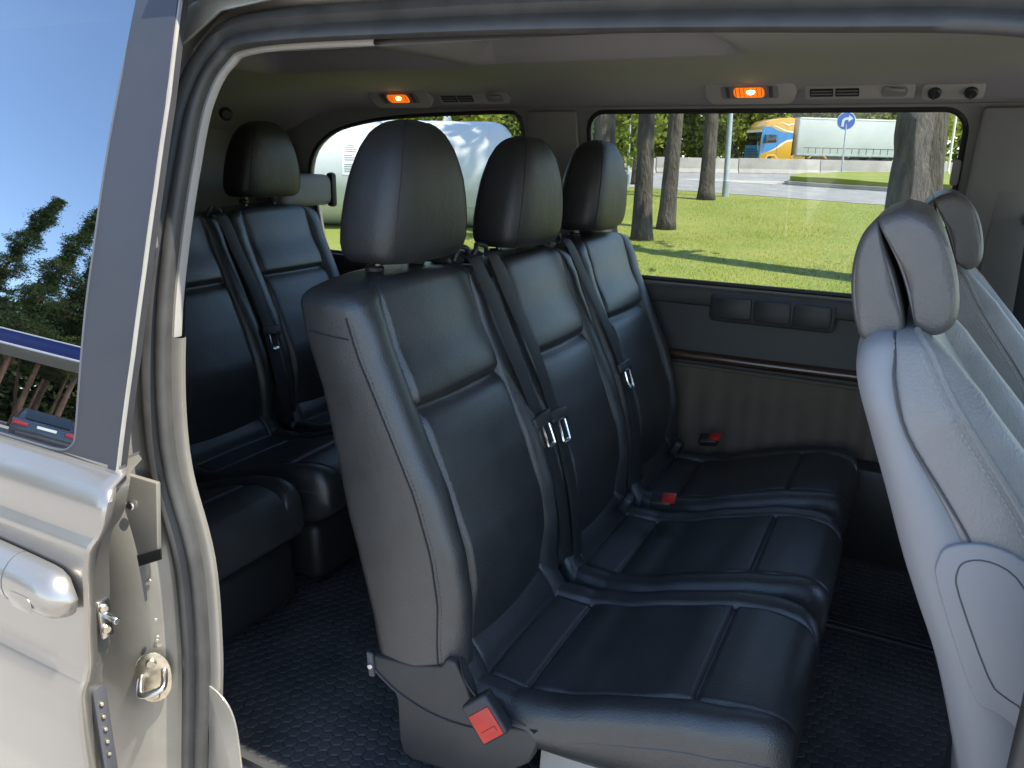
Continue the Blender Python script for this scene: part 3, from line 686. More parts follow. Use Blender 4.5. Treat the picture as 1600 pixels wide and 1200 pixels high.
def dashes(name, pts, mat, parent, on=.0055, gap=.0035, r=.0009):
    P_, T_ = frames(smooth_path(pts, 3)); V, F = [], []; acc = 0.0; start = P_[0]; cur = [P_[0]]; drawing = True
    L = [0]
    for i in range(1, len(P_)): L.append(L[-1] + (P_[i] - P_[i - 1]).length)
    def at_(d):
        j = min(range(len(L)), key=lambda q: abs(L[q] - d)); j = max(1, min(len(L) - 1, j if L[j] >= d else j + 1)); t = (d - L[j - 1]) / max(1e-6, L[j] - L[j - 1]); return P_[j - 1].lerp(P_[j], t)
    d = 0
    while d + on < L[-1]: tube_bm(V, F, [at_(d), at_(d + on)], r, 4); d += on + gap
    return mk(name, V, F, mat, parent)
def make_seat():
    root = empty('passenger_seat', (-.62, YC, FLOOR))
    b = loft('backrest', back_sections(), 'leather', root, angle=180); seam_lines(b)
    dashes('stitching', [(xs_(z) - .0125, YC - WH + .0006, z - .024 * max(0, (z - 1.2) / .24)) for z in np.linspace(.77, 1.395, 26)], 'stitch', b)
    c = loft('cushion', cushion_sections(), 'leather', root, angle=180)
    pts = []
    for x in np.linspace(-.40, -.075, 14): pts.append((x, YC - interp(x, [-.68, -.6, -.45, -.15, -.046], [.205, .215, .226, .220, .195]) - .003, cz_top(x) - .048))
    tube('seam', pts, .0013, 'stitch', c, 5)
    pts = []
    for k in range(13):
        a = -1 + 2 * k / 12; pts.append((-.0475 - .005 * abs(a) ** 3, YC + a * .165, .775 - .006 * abs(a)))
    tube('seam', pts, .0012, 'leather_seam', c, 5)
    h = loft('headrest', headrest_sections(-.862, YC, 1.452, 1.704), 'headrest_leather', root, angle=180)
    secs = headrest_sections(-.862, YC, 1.452, 1.704)
    for idx in (42, 6):
        tube('seam', [Vector(s[idx]) for s in secs[2:-2]], .0013, 'leather_seam', h, 5)
    for s in (-1, 1):
        tube('post', [(-.885, YC + s * .068, 1.40), (-.872, YC + s * .068, 1.47)], .0072, 'post_metal', h, 12)
        cyl('post_collar', (-.884, YC + s * .068, 1.432), (-.8835, YC + s * .068, 1.446), .018, 'black_plastic', h, 16, bevel=.004)
    # base frame and feet
    for s in (-1, 1):
        prism('leg', [(-.62, .5), (-.56, .5), (-.50, .68), (-.62, .68)], lambda a, b_, t: (a, YC + s * .14 - .012 + .024 * t, b_), 0, 'dark_grey', root, .004)
        prism('leg', [(-.22, .5), (-.16, .5), (-.14, .69), (-.24, .69)], lambda a, b_, t: (a, YC + s * .14 - .012 + .024 * t, b_), 0, 'dark_grey', root, .004)
    box('base_frame', (-.38, YC, .655), (.52, .36, .03), 'dark_grey', root, .005)
    return root
def belt_set(root, off, pts, up=(0, 1, 0), guide=True, tongue=True, ti=4):
    """shoulder belt lying on the far bolster of the seat; pts are given for the first seat and moved with off"""
    off = Vector(off); P = [Vector(p_) + off for p_ in pts]
    b = ribbon('seat_belt', P, up, .046, .0022, 'webbing', root, 8)
    if guide:
        g = P[0] + Vector((-.012, 0, .0))
        box('belt_guide', g + Vector((-.022, 0, -.006)), (.055, .062, .026), 'black_plastic', b, .011, seg=3)
        tube('guide_loop', smooth_path([g + Vector((.012, -.028, -.004)), g + Vector((.014, -.020, .016)), g + Vector((.004, 0, .022)), g + Vector((.014, .020, .016)), g + Vector((.012, .028, -.004))], 4), .0055, 'black_plastic', b, 8)
    if tongue:
        a = P[ti]; d = (P[ti + 1] - P[ti - 1]).normalized(); n = Vector((.86, -.12, .40)); n = (n - n.dot(d) * d).normalized(); s = d.cross(n)
        Rm = Matrix((s, d, n)).transposed()
        box('tongue_body', a + n * .006, (.068, .030, .014), 'black_plastic', b, .005, Rm, seg=3)
        c0 = a + d * .036 + n * .010
        ring = rrect(-.0125, .0125, -.026, .026, .004, 3); V, F = [], []
        tube_bm(V, F, [c0 + s * u + d * v for u, v in ring], .0032, 6, True); mk('tongue', V, F, 'chrome', b, smooth=True)
        box('tongue_tip', c0 + d * .024, (.022, .010, .0035), 'chrome', b, .001, Rm)
    return b
def buckle(root, c, dirv, nrm, size=1.0, name='buckle'):
    d = Vector(dirv).normalized(); n = Vector(nrm); n = (n - n.dot(d) * d).normalized(); s = d.cross(n); Rm = Matrix((s, n, d)).transposed(); c = Vector(c)
    bk_ = box(name, c, (.050 * size, .030 * size, .068 * size), 'black_plastic', root, .007, Rm, seg=3)
    return bk_, Rm, s, n, d
SHP = 'black leather passenger seat'
seat = make_seat()
BELT1 = [(-.830, 1.375, 1.447), (-.797, 1.372, 1.445), (-.764, 1.391, 1.365), (-.723, 1.404, 1.262), (-.685, 1.426, 1.153), (-.668, 1.437, 1.100), (-.634, 1.436, 1.014), (-.605, 1.434, .915), (-.588, 1.434, .795)]
seats = [(0, 0, 0, 'black leather middle-row seat nearest the open door, red belt buckle at its side'),
         (0, .47, -.008, 'black leather seat in the centre of the middle row'),
         (0, .945, -.004, 'black leather middle-row seat farthest away, beside the big side window'),
         (-1.19, .835, .03, 'black leather rear-row seat with visible headrest behind the middle row'),
         (-1.19, .365, .03, 'black leather rear-row seat partly hidden behind the rubber-edged door pillar'),
         (-1.19, -.105, .03, 'black leather rear-row seat mostly hidden by the door pillar, its cushion showing low down'),
         ]
roots = []
for i, (dx, dy, dz, lab) in enumerate(seats):
    o = seat if i == 0 else copy_tree(seat, (-.62 + dx, YC + dy, FLOOR + dz))
    tag(o, lab, 'seat', 'black passenger seats in the van'); roots.append(o)
for k, dz in ((0, .006), (3, .014)):                      # these two headrests are pulled up a little
    for ch in roots[k].children:
        if ch.name.startswith('headrest'): ch.location.z += dz
# ---- belts
belt_set(roots[0], (0, 0, 0), BELT1, ti=5)
BELT2 = [(-.830, 1.452, 1.445), (-.796, 1.450, 1.444), (-.760, 1.471, 1.348), (-.712, 1.493, 1.238), (-.676, 1.510, 1.125), (-.662, 1.512, 1.090), (-.632, 1.499, 1.015), (-.600, 1.488, .908), (-.580, 1.484, .771)]
belt_set(roots[1], (0, 0, 0), BELT2, ti=5)
BELT3 = [(-.830, 1.842, 1.440), (-.793, 1.845, 1.440), (-.752, 1.884, 1.337), (-.710, 1.911, 1.243), (-.680, 1.937, 1.161), (-.660, 1.942, 1.105), (-.643, 1.941, 1.057), (-.600, 1.920, .924), (-.578, 1.919, .795)]
belt_set(roots[2], (0, 0, 0), BELT3, ti=5)
BELT4 = [(-2.005, 1.790, 1.452), (-1.968, 1.787, 1.448), (-1.926, 1.803, 1.334), (-1.880, 1.817, 1.223), (-1.850, 1.825, 1.129), (-1.832, 1.824, 1.085), (-1.810, 1.812, 1.029), (-1.772, 1.805, .895), (-1.758, 1.807, .785)]
belt_set(roots[3], (0, 0, 0), BELT4, ti=5)
# ---- side cover, buckle and pouch of the nearest seat
CV = [(-.792, .742), (-.70, .752), (-.640, .772), (-.628, .792), (-.610, .790), (-.590, .755), (-.572, .715), (-.545, .690), (-.470, .705), (-.448, .700), (-.446, .682), (-.460, .640), (-.520, .585), (-.60, .553), (-.705, .540), (-.728, .548), (-.735, .575), (-.738, .662), (-.745, .680), (-.792, .706)]
cv = prism('side_cover', CV, lambda a, b, t: (a, .990 + .030 * (1 - t), b), 0, 'cover_plastic', roots[0], .005, seg=3)
tube('cover_ridge', smooth_path([(-.786, .9885, .712), (-.735, .9885, .682), (-.66, .9885, .664), (-.58, .9885, .668), (-.52, .9885, .690)], 4), .0022, 'cover_plastic', cv, 6)
bolt('cover_clip', (-.793, .985, .722), .006, (0, -1, 0), cv, 'steel')
prism('cover_bracket', [(-.802, .750), (-.789, .748), (-.786, .700), (-.798, .698)], lambda a, b, t: (a, .984 + .006 * t, b), 0, 'dark_grey', cv, .001)
bk_, Rm, s, n, d = buckle(roots[0], (-.534, .972, .722), (.66, -.08, -.74), (.05, -.94, .30), 1.12)
box('release_button', Vector((-.534, .972, .722)) + n * .0165 + d * .008, (.044, .006, .052), 'red_plastic', bk_, .0025, Rm)
box('button_ridge', Vector((-.534, .972, .722)) + n * .0195 + d * .020, (.030, .004, .010), 'red_plastic', bk_, .0018, Rm)
box('tongue_slot', Vector((-.534, .972, .722)) + n * .004 - d * .033, (.030, .006, .006), 'black_trim', bk_, 0, Rm)
ribbon('buckle_stalk', [(-.605, 1.00, .795), (-.585, .982, .772), (-.560, .977, .750)], (.3, -.5, .5), .030, .004, 'webbing', bk_)
# loose fabric pouch between cushion and cover
rows = []
for i in range(15):
    t = i / 14; r0 = []
    x = -.612 + t * .165
    top = cz_top(x) - .018 + .006 * math.sin(t * 3); low = interp(t, [0, .3, .7, 1], [.765, .715, .690, .700])
    for j in range(12):
        v = j / 11
        fold = .006 * math.sin(v * 7 + t * 9) * math.sin(v * math.pi) * (t > .3) + .004 * math.sin(v * 15 - t * 13) * t
        r0.append((x + .004 * math.sin(v * 9 + t * 5), interp(x, [-.62, -.45], [1.015, 1.003]) - .012 * math.sin(v * math.pi) - fold, top + (low - top) * v))
    rows.append(r0)
surf('cushion_side_fabric', rows, 'webbing', roots[0])
# seat stand of the nearest seat, beige painted metal
prism('stand', [(-.475, .5), (-.47, .610), (-.455, .668), (-.19, .668), (-.185, .60), (-.19, .5)], lambda a, b, t: (a, 1.060 + .02 * t, b), 0, 'trim_light', roots[0], .004)
bolt('stand_bolt', (-.33, 1.058, .655), .009, (0, -1, 0), roots[0], 'zinc')
# red buckles of the other seats
for rt, c in ((roots[2], (-.485, 2.312, .805)), (roots[1], (-.485, 1.818, .795)), (roots[3], (-1.76, 1.875, .715))):
    bk_, Rm, s, n, d = buckle(rt, c, (.8, .0, .12), (.0, -.35, .93), .85)
    box('release_button', Vector(c) + n * .012 + d * .020, (.034, .008, .034), 'red_plastic', bk_, .002, Rm)
for k in (3, 4, 5):
    og = ORG[roots[k].name]; box('seat_skirt', (og.x + .30, og.y, .625), (.46, .40, .17), 'black_trim', roots[k], .03, seg=3)
# small metal hook hanging on the rear-row cushion, anchor eyes at the cushion backs
tube('anchor_loop', smooth_path([(-1.785, 1.66, .735), (-1.765, 1.655, .70), (-1.750, 1.68, .685), (-1.760, 1.71, .70), (-1.785, 1.715, .735)], 5), .006, 'steel', roots[3], 8)
for k, dy in ((1, .47), (2, .945)):
    box('anchor_cover', (-.575, YC + dy + .11, .775), (.03, .045, .05), 'black_plastic', roots[k], .010, Matrix.Rotation(R(25), 3, 'Y'), seg=3)

# ================================================================== GREY FRONT SEATS
FS_R = [(-.030, 1.448), (-.040, 1.425), (-.038, 1.391), (-.014, 1.328), (.021, 1.241), (.049, 1.168), (.077, 1.103), (.112, 1.023), (.152, .902), (.185, .78), (.20, .66)]
FS_F = [(.022, 1.456), (.040, 1.435), (.066, 1.392), (.105, 1.338), (.162, 1.262), (.205, 1.19), (.245, 1.11), (.285, 1.01), (.315, .90), (.33, .78), (.335, .66)]
FS_Q = [(-.006, 1.452), (-.001, 1.425), (.004, 1.395), (.026, 1.336), (.078, 1.264), (.118, 1.205), (.16, 1.12), (.20, 1.02), (.235, .90), (.26, .78), (.27, .66)]
def front_seat(y0, lab):
    W_ = .47; yc = y0 + W_ / 2
    root = empty('front_seat', (.12, yc, FLOOR)); tag(root, lab, 'seat', 'grey front seats')
    Rp = smooth_path([(a, b, 0) for a, b in FS_R], 4); Fp = smooth_path([(a, b, 0) for a, b in FS_F], 4); Qp = smooth_path([(a, b, 0) for a, b in FS_Q], 4)
    sh, le = [], []
    N = len(Rp)
    for i in range(N):
        r_, f_, q_ = Rp[i], Fp[i], Qp[i]; t = i / (N - 1)
        D = f_ - r_; uq = (q_ - r_).dot(D) / D.dot(D); uq = min(.8, max(.12, uq))
        hw = W_ / 2 * interp(t, [0, .06, .25, 1], [.80, .90, 1, 1])
        P = []
        for a in np.linspace(-1, 1, 25):                      # rear face of the shell
            e = max(0, (abs(a) - .86) / .14); u = .0 + .05 * 0 + (.16 * (1 - math.sqrt(max(0, 1 - e * e))))
            P.append((a * hw, u - .10 * (1 - a * a)))
        P2 = [(hw * 1.0, uq), (hw * .985, uq + .02)] + [(v * hw * .98, uq + .02) for v in (.5, 0, -.5)] + [(-hw * .985, uq + .02), (-hw * 1.0, uq)]
        P = P + P2
        sh.append([(r_.x + D.x * u, yc + y, r_.y + D.y * u) for y, u in P])
        Lp = []
        front = []
        for a in np.linspace(-1, 1, 41):
            aa = abs(a); bo = .30 * math.sin(min(1, (1 - aa) / .30) * math.pi) ** .9 if aa > .70 else 0
            conc = -.16 * (1 - (aa / .70) ** 2) * .6 if aa <= .70 else 0
            e = max(0, (aa - .93) / .07); rd = -.10 * (1 - math.sqrt(max(0, 1 - e * e))); gr = -.05 * G((aa - .70) * hw, .005)
            front.append((a * hw, 1.0 + (bo + conc) * min(1, t * 5) + rd + gr))
        Lp = [(-hw * .99, uq + .01), (-hw * 1.004, uq + .12), (-hw * 1.006, .80)] + front + [(hw * 1.006, .80), (hw * 1.004, uq + .12), (hw * .99, uq + .01)]
        le.append([(r_.x + D.x * u, yc + y, r_.y + D.y * u) for y, u in Lp])
    loft('backrest_shell', sh, 'grey_plastic', root, angle=180)
    lb = loft('backrest', le, 'grey_leather_light', root, angle=60)
    for s in (-1, 1):
        pts = [(f_.x - .004, yc + s * (W_ / 2 * interp(i / (N - 1), [0, .06, .25, 1], [.80, .90, 1, 1]) - .004), f_.y) for i, f_ in enumerate(Fp)]
        tube('piping', pts, .0042, 'grey_leather_light', lb, 7)
        if s < 0: dashes('stitching', [(p_[0] - .009, p_[1] - .0055, p_[2] - .004) for p_ in pts[2:34]], 'trim_light', lb, .005, .003, .0008)
        pts = [(q_.x - .0, yc + s * (W_ / 2 * interp(i / (N - 1), [0, .06, .25, 1], [.80, .90, 1, 1]) + .0008), q_.y) for i, q_ in enumerate(Qp)]
        tube('shell_joint', pts, .0018, 'dark_grey', lb, 5)
    # recliner cover panels on both sides
    rc = [(.088, 1.150), (.083, 1.185), (.092, 1.206), (.128, 1.218), (.168, 1.207), (.20, 1.17), (.245, 1.09), (.30, .97), (.33, .84), (.245, .86), (.215, .965), (.185, .995), (.165, 1.0), (.145, 1.02)]
    ri = [(.112, 1.145), (.105, 1.175), (.112, 1.192), (.135, 1.198), (.165, 1.185), (.195, 1.14), (.24, 1.05), (.27, .96), (.25, .95), (.205, 1.01), (.180, 1.025), (.160, 1.045)]
    for s in (-1, 1):
        rcs = [(p_.x, p_.y) for p_ in smooth_path([(a, b, 0) for a, b in rc], 3, True)]
        ris = [(p_.x, p_.y) for p_ in smooth_path([(a, b, 0) for a, b in ri], 3, True)]
        pp = prism('recliner_cover', rcs, lambda a, b, t: (a, yc + s * (W_ / 2 - .006 + .014 * t), b), 0, 'grey_plastic', root, .0045, seg=3)
        tube('cover_groove', [(a, yc + s * (W_ / 2 + .0078), b) for a, b in ris], .0013, 'dark_grey', pp, 5, True)
    # cushion and base
    secs = []
    for x in [.20, .21, .24, .30, .40, .50, .60, .66, .69, .70]:
        e = min(1, (x - .195) / .03, (.705 - x) / .05); k = math.sqrt(max(.02, 1 - (1 - e) ** 2))
        secs.append([(x, yc + .24 * math.copysign(abs(math.cos(a)) ** .5, math.cos(a)), .80 + (.085 * k) * math.copysign(abs(math.sin(a)) ** .6, math.sin(a))) for a in [2 * math.pi * q / 28 for q in range(28)]])
    loft('cushion', secs, 'grey_leather_light', root, angle=180)
    box('seat_box', (.42, yc, .61), (.46, .40, .22), 'dark_grey', root, .02)
    # headrest: front and rear pads that meet at the top
    fr_ = [(-.045, 1.583), (-.030, 1.594), (-.010, 1.598), (.014, 1.589), (.032, 1.568), (.046, 1.540), (.056, 1.507), (.060, 1.478), (.056, 1.460), (.044, 1.449), (.028, 1.447), (.016, 1.454), (.007, 1.478), (-.003, 1.505), (-.016, 1.533), (-.032, 1.560)]
    re_ = [(-.046, 1.584), (-.058, 1.570), (-.065, 1.545), (-.066, 1.512), (-.060, 1.475), (-.050, 1.445), (-.040, 1.432), (-.022, 1.427), (-.004, 1.430), (.006, 1.440), (.004, 1.460), (-.006, 1.492), (-.018, 1.522), (-.032, 1.552), (-.040, 1.572)]
    def pad(nm, poly, ya, yb, par):
        P = [Vector((p_.x, p_.y)) for p_ in smooth_path([(a, b, 0) for a, b in poly], 4, True)]; c = sum(P, Vector((0, 0))) / len(P); secs = []
        rr = .020
        for q in range(9):
            a = q / 8 * math.pi / 2; secs.append((ya + rr - rr * math.cos(a) if 0 else ya + rr * (1 - math.sin(a)), rr * (1 - math.cos(math.pi / 2 - a)) if 0 else rr * (1 - math.cos(a))))
        L = [(ya + rr * (1 - math.sin(a)), rr * (1 - math.cos(a))) for a in np.linspace(math.pi / 2, 0, 8)]
        L += [(yb - rr * (1 - math.sin(a)), rr * (1 - math.cos(a))) for a in np.linspace(0, math.pi / 2, 8)]
        S = []
        for yy, ins in L:
            row = []
            for p_ in P:
                d_ = (c - p_); l = d_.length; k = min(.75, ins * .85 / max(l, .012)); row.append((p_.x + d_.x * k, yy, p_.y + d_.y * k))
            S.append(row)
        return loft(nm, S, 'grey_leather', par, angle=180)
    h = pad('headrest', fr_, y0 + .055, y0 + .40, root); r2 = pad('rear_pad', re_, y0 + .055, y0 + .40, h)
    tube('stitching', smooth_path([(.053, y0 + .064, 1.470), (.040, y0 + .058, 1.458), (.026, y0 + .058, 1.457), (.015, y0 + .064, 1.463)], 5), .0011, 'grey_leather', h, 5)
    for poly, nm_ in ((fr_, h), (re_, r2)):
        cc = (sum(a for a, b in poly) / len(poly), sum(b for a, b in poly) / len(poly))
        tube('seam', [(p_.x + (cc[0] - p_.x) * .14, y0 + .0605, p_.y + (cc[1] - p_.y) * .14) for p_ in smooth_path([(a, b, 0) for a, b in poly], 4, True)], .0016, 'grey_leather', nm_, 5, True)
    prism('headrest_clip', [(-.045, 1.440), (-.004, 1.440), (-.006, 1.418), (-.038, 1.412)], lambda a, b, t: (a, y0 + .09 + .04 * t, b), 0, 'grey_plastic', h, .003)
    for s in (-1, 1): tube('post', [(-.010, yc + s * .07, 1.40), (-.018, yc + s * .07, 1.47)], .007, 'steel', h, 10)
    return root
f1 = front_seat(1.0, 'grey front passenger seat with pale plastic back shell, nearest the open door')
f2 = front_seat(1.745, 'grey driver seat behind the near front seat, only headrest and backrest edge showing')
f2.location.x += .065
tube('seat_lift_ring', smooth_path([(.19, 1.12, .52), (.155, 1.115, .60), (.175, 1.11, .665), (.215, 1.11, .68)], 5), .011, 'zinc', f1, 10)

# ================================================================== OUTSIDE, BEYOND THE WINDOWS
RT = Vector((.8868, .4621, 0)); DP = Vector((-.4621, .8868, 0))      # along the road, across it
def leaf_mesh(centers, per, size, spread, seed, aspect=1.0, droop=0.0):
    g = np.random.default_rng(seed); n = len(centers) * per
    C = np.repeat(np.array(centers, float), per, axis=0) + g.normal(0, 1, (n, 3)) * np.array(spread)
    a = g.normal(0, 1, (n, 3)); a /= np.linalg.norm(a, axis=1)[:, None]
    b = g.normal(0, 1, (n, 3)); b[:, 2] -= droop; b -= (b * a).sum(1)[:, None] * a; b /= np.linalg.norm(b, axis=1)[:, None]
    s = size * g.uniform(.6, 1.25, n)[:, None]
    V = np.empty((n, 4, 3)); V[:, 0] = C - a * s * .5; V[:, 1] = C + b * s * .54 * aspect; V[:, 2] = C + a * s * .5; V[:, 3] = C - b * s * .5 * aspect
    V = V.reshape(-1, 3); F = np.arange(n * 4).reshape(-1, 4)
    return V, F
def leaf_obj(name, V, F, mat, parent=None, org=(0, 0, 0)):
    og = np.array(ORG[parent.name] if parent is not None else org, float); V = V - og
    me = bpy.data.meshes.new(name); me.vertices.add(len(V)); me.vertices.foreach_set('co', V.astype(np.float32).ravel())
    me.loops.add(F.size); me.loops.foreach_set('vertex_index', F.ravel().astype(np.int32)); me.polygons.add(len(F))
    k = F.shape[1]; me.polygons.foreach_set('loop_start', np.arange(0, F.size, k, dtype=np.int32)); me.polygons.foreach_set('loop_total', np.full(len(F), k, dtype=np.int32))
    me.update(calc_edges=True); me.materials.append(MAT[mat]); o = bpy.data.objects.new(name, me); return reg(o, parent, org)
def trunk(name, base, top, r0, r1, mat, parent, n=28, rows=36, rough=.06, seed=0):
    base, top = Vector(base), Vector(top); ax = (top - base); L = ax.length; ax.normalize(); u = Vector((1, 0, 0)); u = (u - u.dot(ax) * ax).normalized(); v = ax.cross(u); S = []
    for i in range(rows):
        t = i / (rows - 1); r = r0 + (r1 - r0) * t + r0 * .35 * math.exp(-t * L / .35); P = []
        sway = Vector((noise.noise(Vector((t * 3, seed, 0))), noise.noise(Vector((t * 3, seed, 9))), 0)) * r0 * .25
        for k in range(n):
            a = 2 * math.pi * k / n; q = base + ax * (L * t)
            nn = noise.noise(Vector((math.cos(a) * 3.2, math.sin(a) * 3.2, t * L * 1.1 + seed * 7))) + .6 * noise.noise(Vector((math.cos(a) * 9, math.sin(a) * 9, t * L * 3.5 + seed)))
            P.append(q + sway + (math.cos(a) * u + math.sin(a) * v) * r * (1 + rough * nn * 1.6))
        S.append(P)
    return loft(name, S, mat, parent, angle=180)
def pine(name, base, top, r0, lab, seed, crown_h=(7, 13), crown_r=1.9, bark='bark', grp=None, need='needle', ncl=60, per=10, lsize=.30, rows=60):
    base = Vector(base); base.z -= .05; root = empty(name, tuple(base)); tag(root, lab, 'tree', grp)
    d = (Vector(top) - base); d = d / d.z; tip = base + d * (crown_h[1])
    trunk('trunk', base, tip, r0, r0 * .28, bark, root, 32, rows, .075, seed)
    g = np.random.default_rng(seed); C = []
    V, F = [], []
    for k in range(ncl):
        t = g.uniform(0, 1); z = crown_h[0] + (crown_h[1] + .8 - crown_h[0]) * t; rr = crown_r * (1 - t * .75) * math.sqrt(g.uniform(.08, 1)); a = g.uniform(0, 6.283)
        c = base + d * z + Vector((math.cos(a) * rr, math.sin(a) * rr, -.15 * rr)); C.append(c[:])
        if k % 5 == 0: tube_bm(V, F, [base + d * (z - .2), c], .03, 5, rs=[.05, .012])
    if V: mk('limb', V, F, bark, root)
    V, F = leaf_mesh(C, per, lsize, (.28, .28, .16), seed + 5); leaf_obj('crown', V, F, need, root)
    return root
# --- trunks on the lawn (crowns are above the picture and throw their shade on the grass)
G1 = 'trees on the lawn beside the van'
pine('pine_tree', (-4.194, 12.97, .309), (-4.40, 13.40, 2.698), .155, 'grey-barked tree trunk second from the left in the middle window', 11, grp=G1)
pine('pine_tree', (-4.306, 14.74, .364), (-4.42, 15.2, 2.83), .155, 'leaning grey trunk standing close behind another, third from the left in the window', 12, grp=G1)
pine('pine_tree', (-5.386, 22.17, .594), (-5.62, 22.7, 3.388), .205, 'tree trunk just left of the pale lamp post on the lawn', 13, grp=G1)
pine('pine_tree', (-.02, 10.58, .235), (-.16, 11.0, 2.467), .315, 'thick rough-barked trunk seen above the grey front headrest', 14, crown_r=2.6, grp=G1, rows=150)
pine('pine_tree', (-4.486, 11.9, .276), (-4.80, 12.4, 2.663), .200, 'trunk at the left edge of the middle window, behind a black headrest', 15, grp=G1)
pine('pine_tree', (-9.3, 27.5, .76), (-9.5, 27.9, 3.2), .12, 'thin dark trunk far back at the road edge, left in the window', 16, crown_h=(6, 10), ncl=50, grp=G1)
# --- lamp posts, thin poles
def pole(name, base, top, r, lab, cat='pole', mat='galvanised', head=True):
    base = Vector(base); top = Vector(top); d = (top - base); d /= d.z; H = 6.5; root = empty(name, tuple(base)); tag(root, lab, cat, 'poles beyond the lawn')
    tube('shaft', [base - Vector((0, 0, .1)), base + d * H * .5, base + d * H], r, mat, root, 12, rs=[r, r * .85, r * .6])
    cyl('base_sleeve', base - Vector((0, 0, .05)), base + Vector((0, 0, .5)), r * 1.25, mat, root, 12, bevel=.01)
    if head:
        e = base + d * H; tube('arm', smooth_path([e, e + Vector((.1, .3, .3)), e + Vector((.3, 1.0, .4))], 4), r * .45, mat, root, 8); box('lamp_head', e + Vector((.4, 1.3, .42)), (.2, .6, .1), mat, root, .03)
    return root
pole('lamp_post', (-5.18, 23.62, .60), (-5.33, 23.9, 3.49), .085, 'pale grey lamp post at the far edge of the lawn', 'lamp post')
pole('thin_pole', (-8.93, 25.6, .66), (-9.1, 26.0, 3.27), .05, 'thin pale pole between the two leftmost trunks in the window', 'pole', head=False)
pole('thin_pole', (.74, 35.3, .95), (.68, 35.7, 3.54), .05, 'thin pale pole in dark leaves right of the thick trunk', 'pole', 'truck_cream', head=False)
# --- blue round sign with a white bent arrow
sg = empty('road_sign', (-3.23, 36.83, 1.03)); tag(sg, 'round blue road sign with white right-turn arrow on thin post', 'road sign')
tube('post', [(-3.23, 36.83, 1.0), (-3.36, 37.2, 3.75)], .035, 'galvanised', sg, 10)
sc0 = Vector((-3.36, 37.12, 3.38)); su = (RT * .94 + DP * -.34).normalized(); sn = Vector((su.y, -su.x, 0)); SR = .37
def sgn(off): return lambda a, b, t: sc0 + su * a + Vector((0, 0, b)) + sn * (off + .012 * t)
dk = prism('sign_disc', [(SR * math.cos(2 * math.pi * k / 40), SR * math.sin(2 * math.pi * k / 40)) for k in range(40)], sgn(0), 0, 'sign_white', sg, .002)
prism('sign_field', [(SR * .94 * math.cos(2 * math.pi * k / 40), SR * .94 * math.sin(2 * math.pi * k / 40)) for k in range(40)], sgn(.010), 0, 'sign_blue', dk, 0)
arc = [(-.135 + .19 * 0, -.22), (-.135, -.02)] + [(.035 + .17 * math.cos(a) , -.02 + .13 * math.sin(a)) for a in np.linspace(math.pi, math.pi / 2, 7)][1:] + [(.10, .11)]
arr = [(-.175, -.23), (-.165, -.03)] + [(.02 + .185 * math.cos(a), -.03 + .175 * math.sin(a)) for a in np.linspace(math.pi * .96, math.pi / 2, 7)] + [(.09, .145), (.09, .235), (.265, .095), (.09, -.045), (.09, .045), (.03, .045)] + [(.03 + .10 * math.cos(a), -.05 + .095 * math.sin(a)) for a in np.linspace(math.pi / 2, math.pi, 6)] + [(-.075, -.23)]
prism('sign_arrow', arr, sgn(.020), 0, 'sign_white', dk, 0)
# --- concrete barrier: separate blocks end to end
b0 = Vector((-12.40, 35.8, 0)); b1 = Vector((-2.0, 41.65, 0)); bd = (b1 - b0).normalized(); bn = Vector((-bd.y, bd.x, 0)); BL = 3.9; k0 = -3
for k in range(10):
    c = b0 + bd * (BL * (k + k0) + 1.2); zb = gz(0, c.y) - .03 + (.02 if c.y < 38 else .0)
    prof = [(-.30, 0), (.30, 0), (.29, .10), (.16, .26), (.11, .74), (-.11, .74), (-.16, .26), (-.29, .10)]
    names = ['leftmost', 'second', 'third', 'fourth', 'fifth', 'sixth', 'seventh', 'eighth', 'ninth', 'rightmost']
    o = prism('barrier_block', prof, lambda a, b, t: c + bn * a + bd * (.012 + (BL - .03) * t) + Vector((0, 0, zb + b)), 0, 'concrete', None, .015, org=tuple(c + Vector((0, 0, zb))))
    lab = {4: 'concrete barrier block in front of the yellow and blue lorry cab', 5: 'concrete barrier block below the front of the grey trailer'}.get(k, 'pale concrete road barrier block, %s counted from the left along the far road' % names[k])
    tag(o, lab, 'barrier', 'concrete barrier blocks along the road')
# --- grass island with kerb
ISL = [(-4.6, 30.6), (-3.6, 29.75), (-2.3, 29.0), (-.9, 28.4), (1.2, 27.6), (4, 26.8), (9, 30), (6, 38.5), (1, 38.3), (-2.0, 36.6), (-3.6, 35.6), (-4.5, 32.5)]
ISLs = [(p_.x, p_.y) for p_ in smooth_path([(a, b, 0) for a, b in ISL], 3, True)]
o = sheet('kerb', ISLs, [], lambda x, y: ((x, y, gz(x, y) + .14), (0, 0, -.2)), 1, 'concrete', cuts=1.5); struct(o)
cI = Vector((0, 33)); inn = [(cI.x + (a - cI.x) * .965, cI.y + (b - cI.y) * .965) for a, b in ISLs]
o = sheet('traffic_island', inn, [], lambda x, y: ((x, y, gz(x, y) + .19 + .10 * noise.noise(Vector((x * .5, y * .5, 0))) + .12), (0, 0, -.2)), 1, 'lawn', cuts=1.0); struct(o)
# pale paved wedge on the road ahead of the island
ground_sheet('paved_wedge', [(-9.5, 31.6), (-4.9, 30.2), (-4.9, 32.4), (-7.5, 32.6)], .018, 'concrete', cuts=1.0)
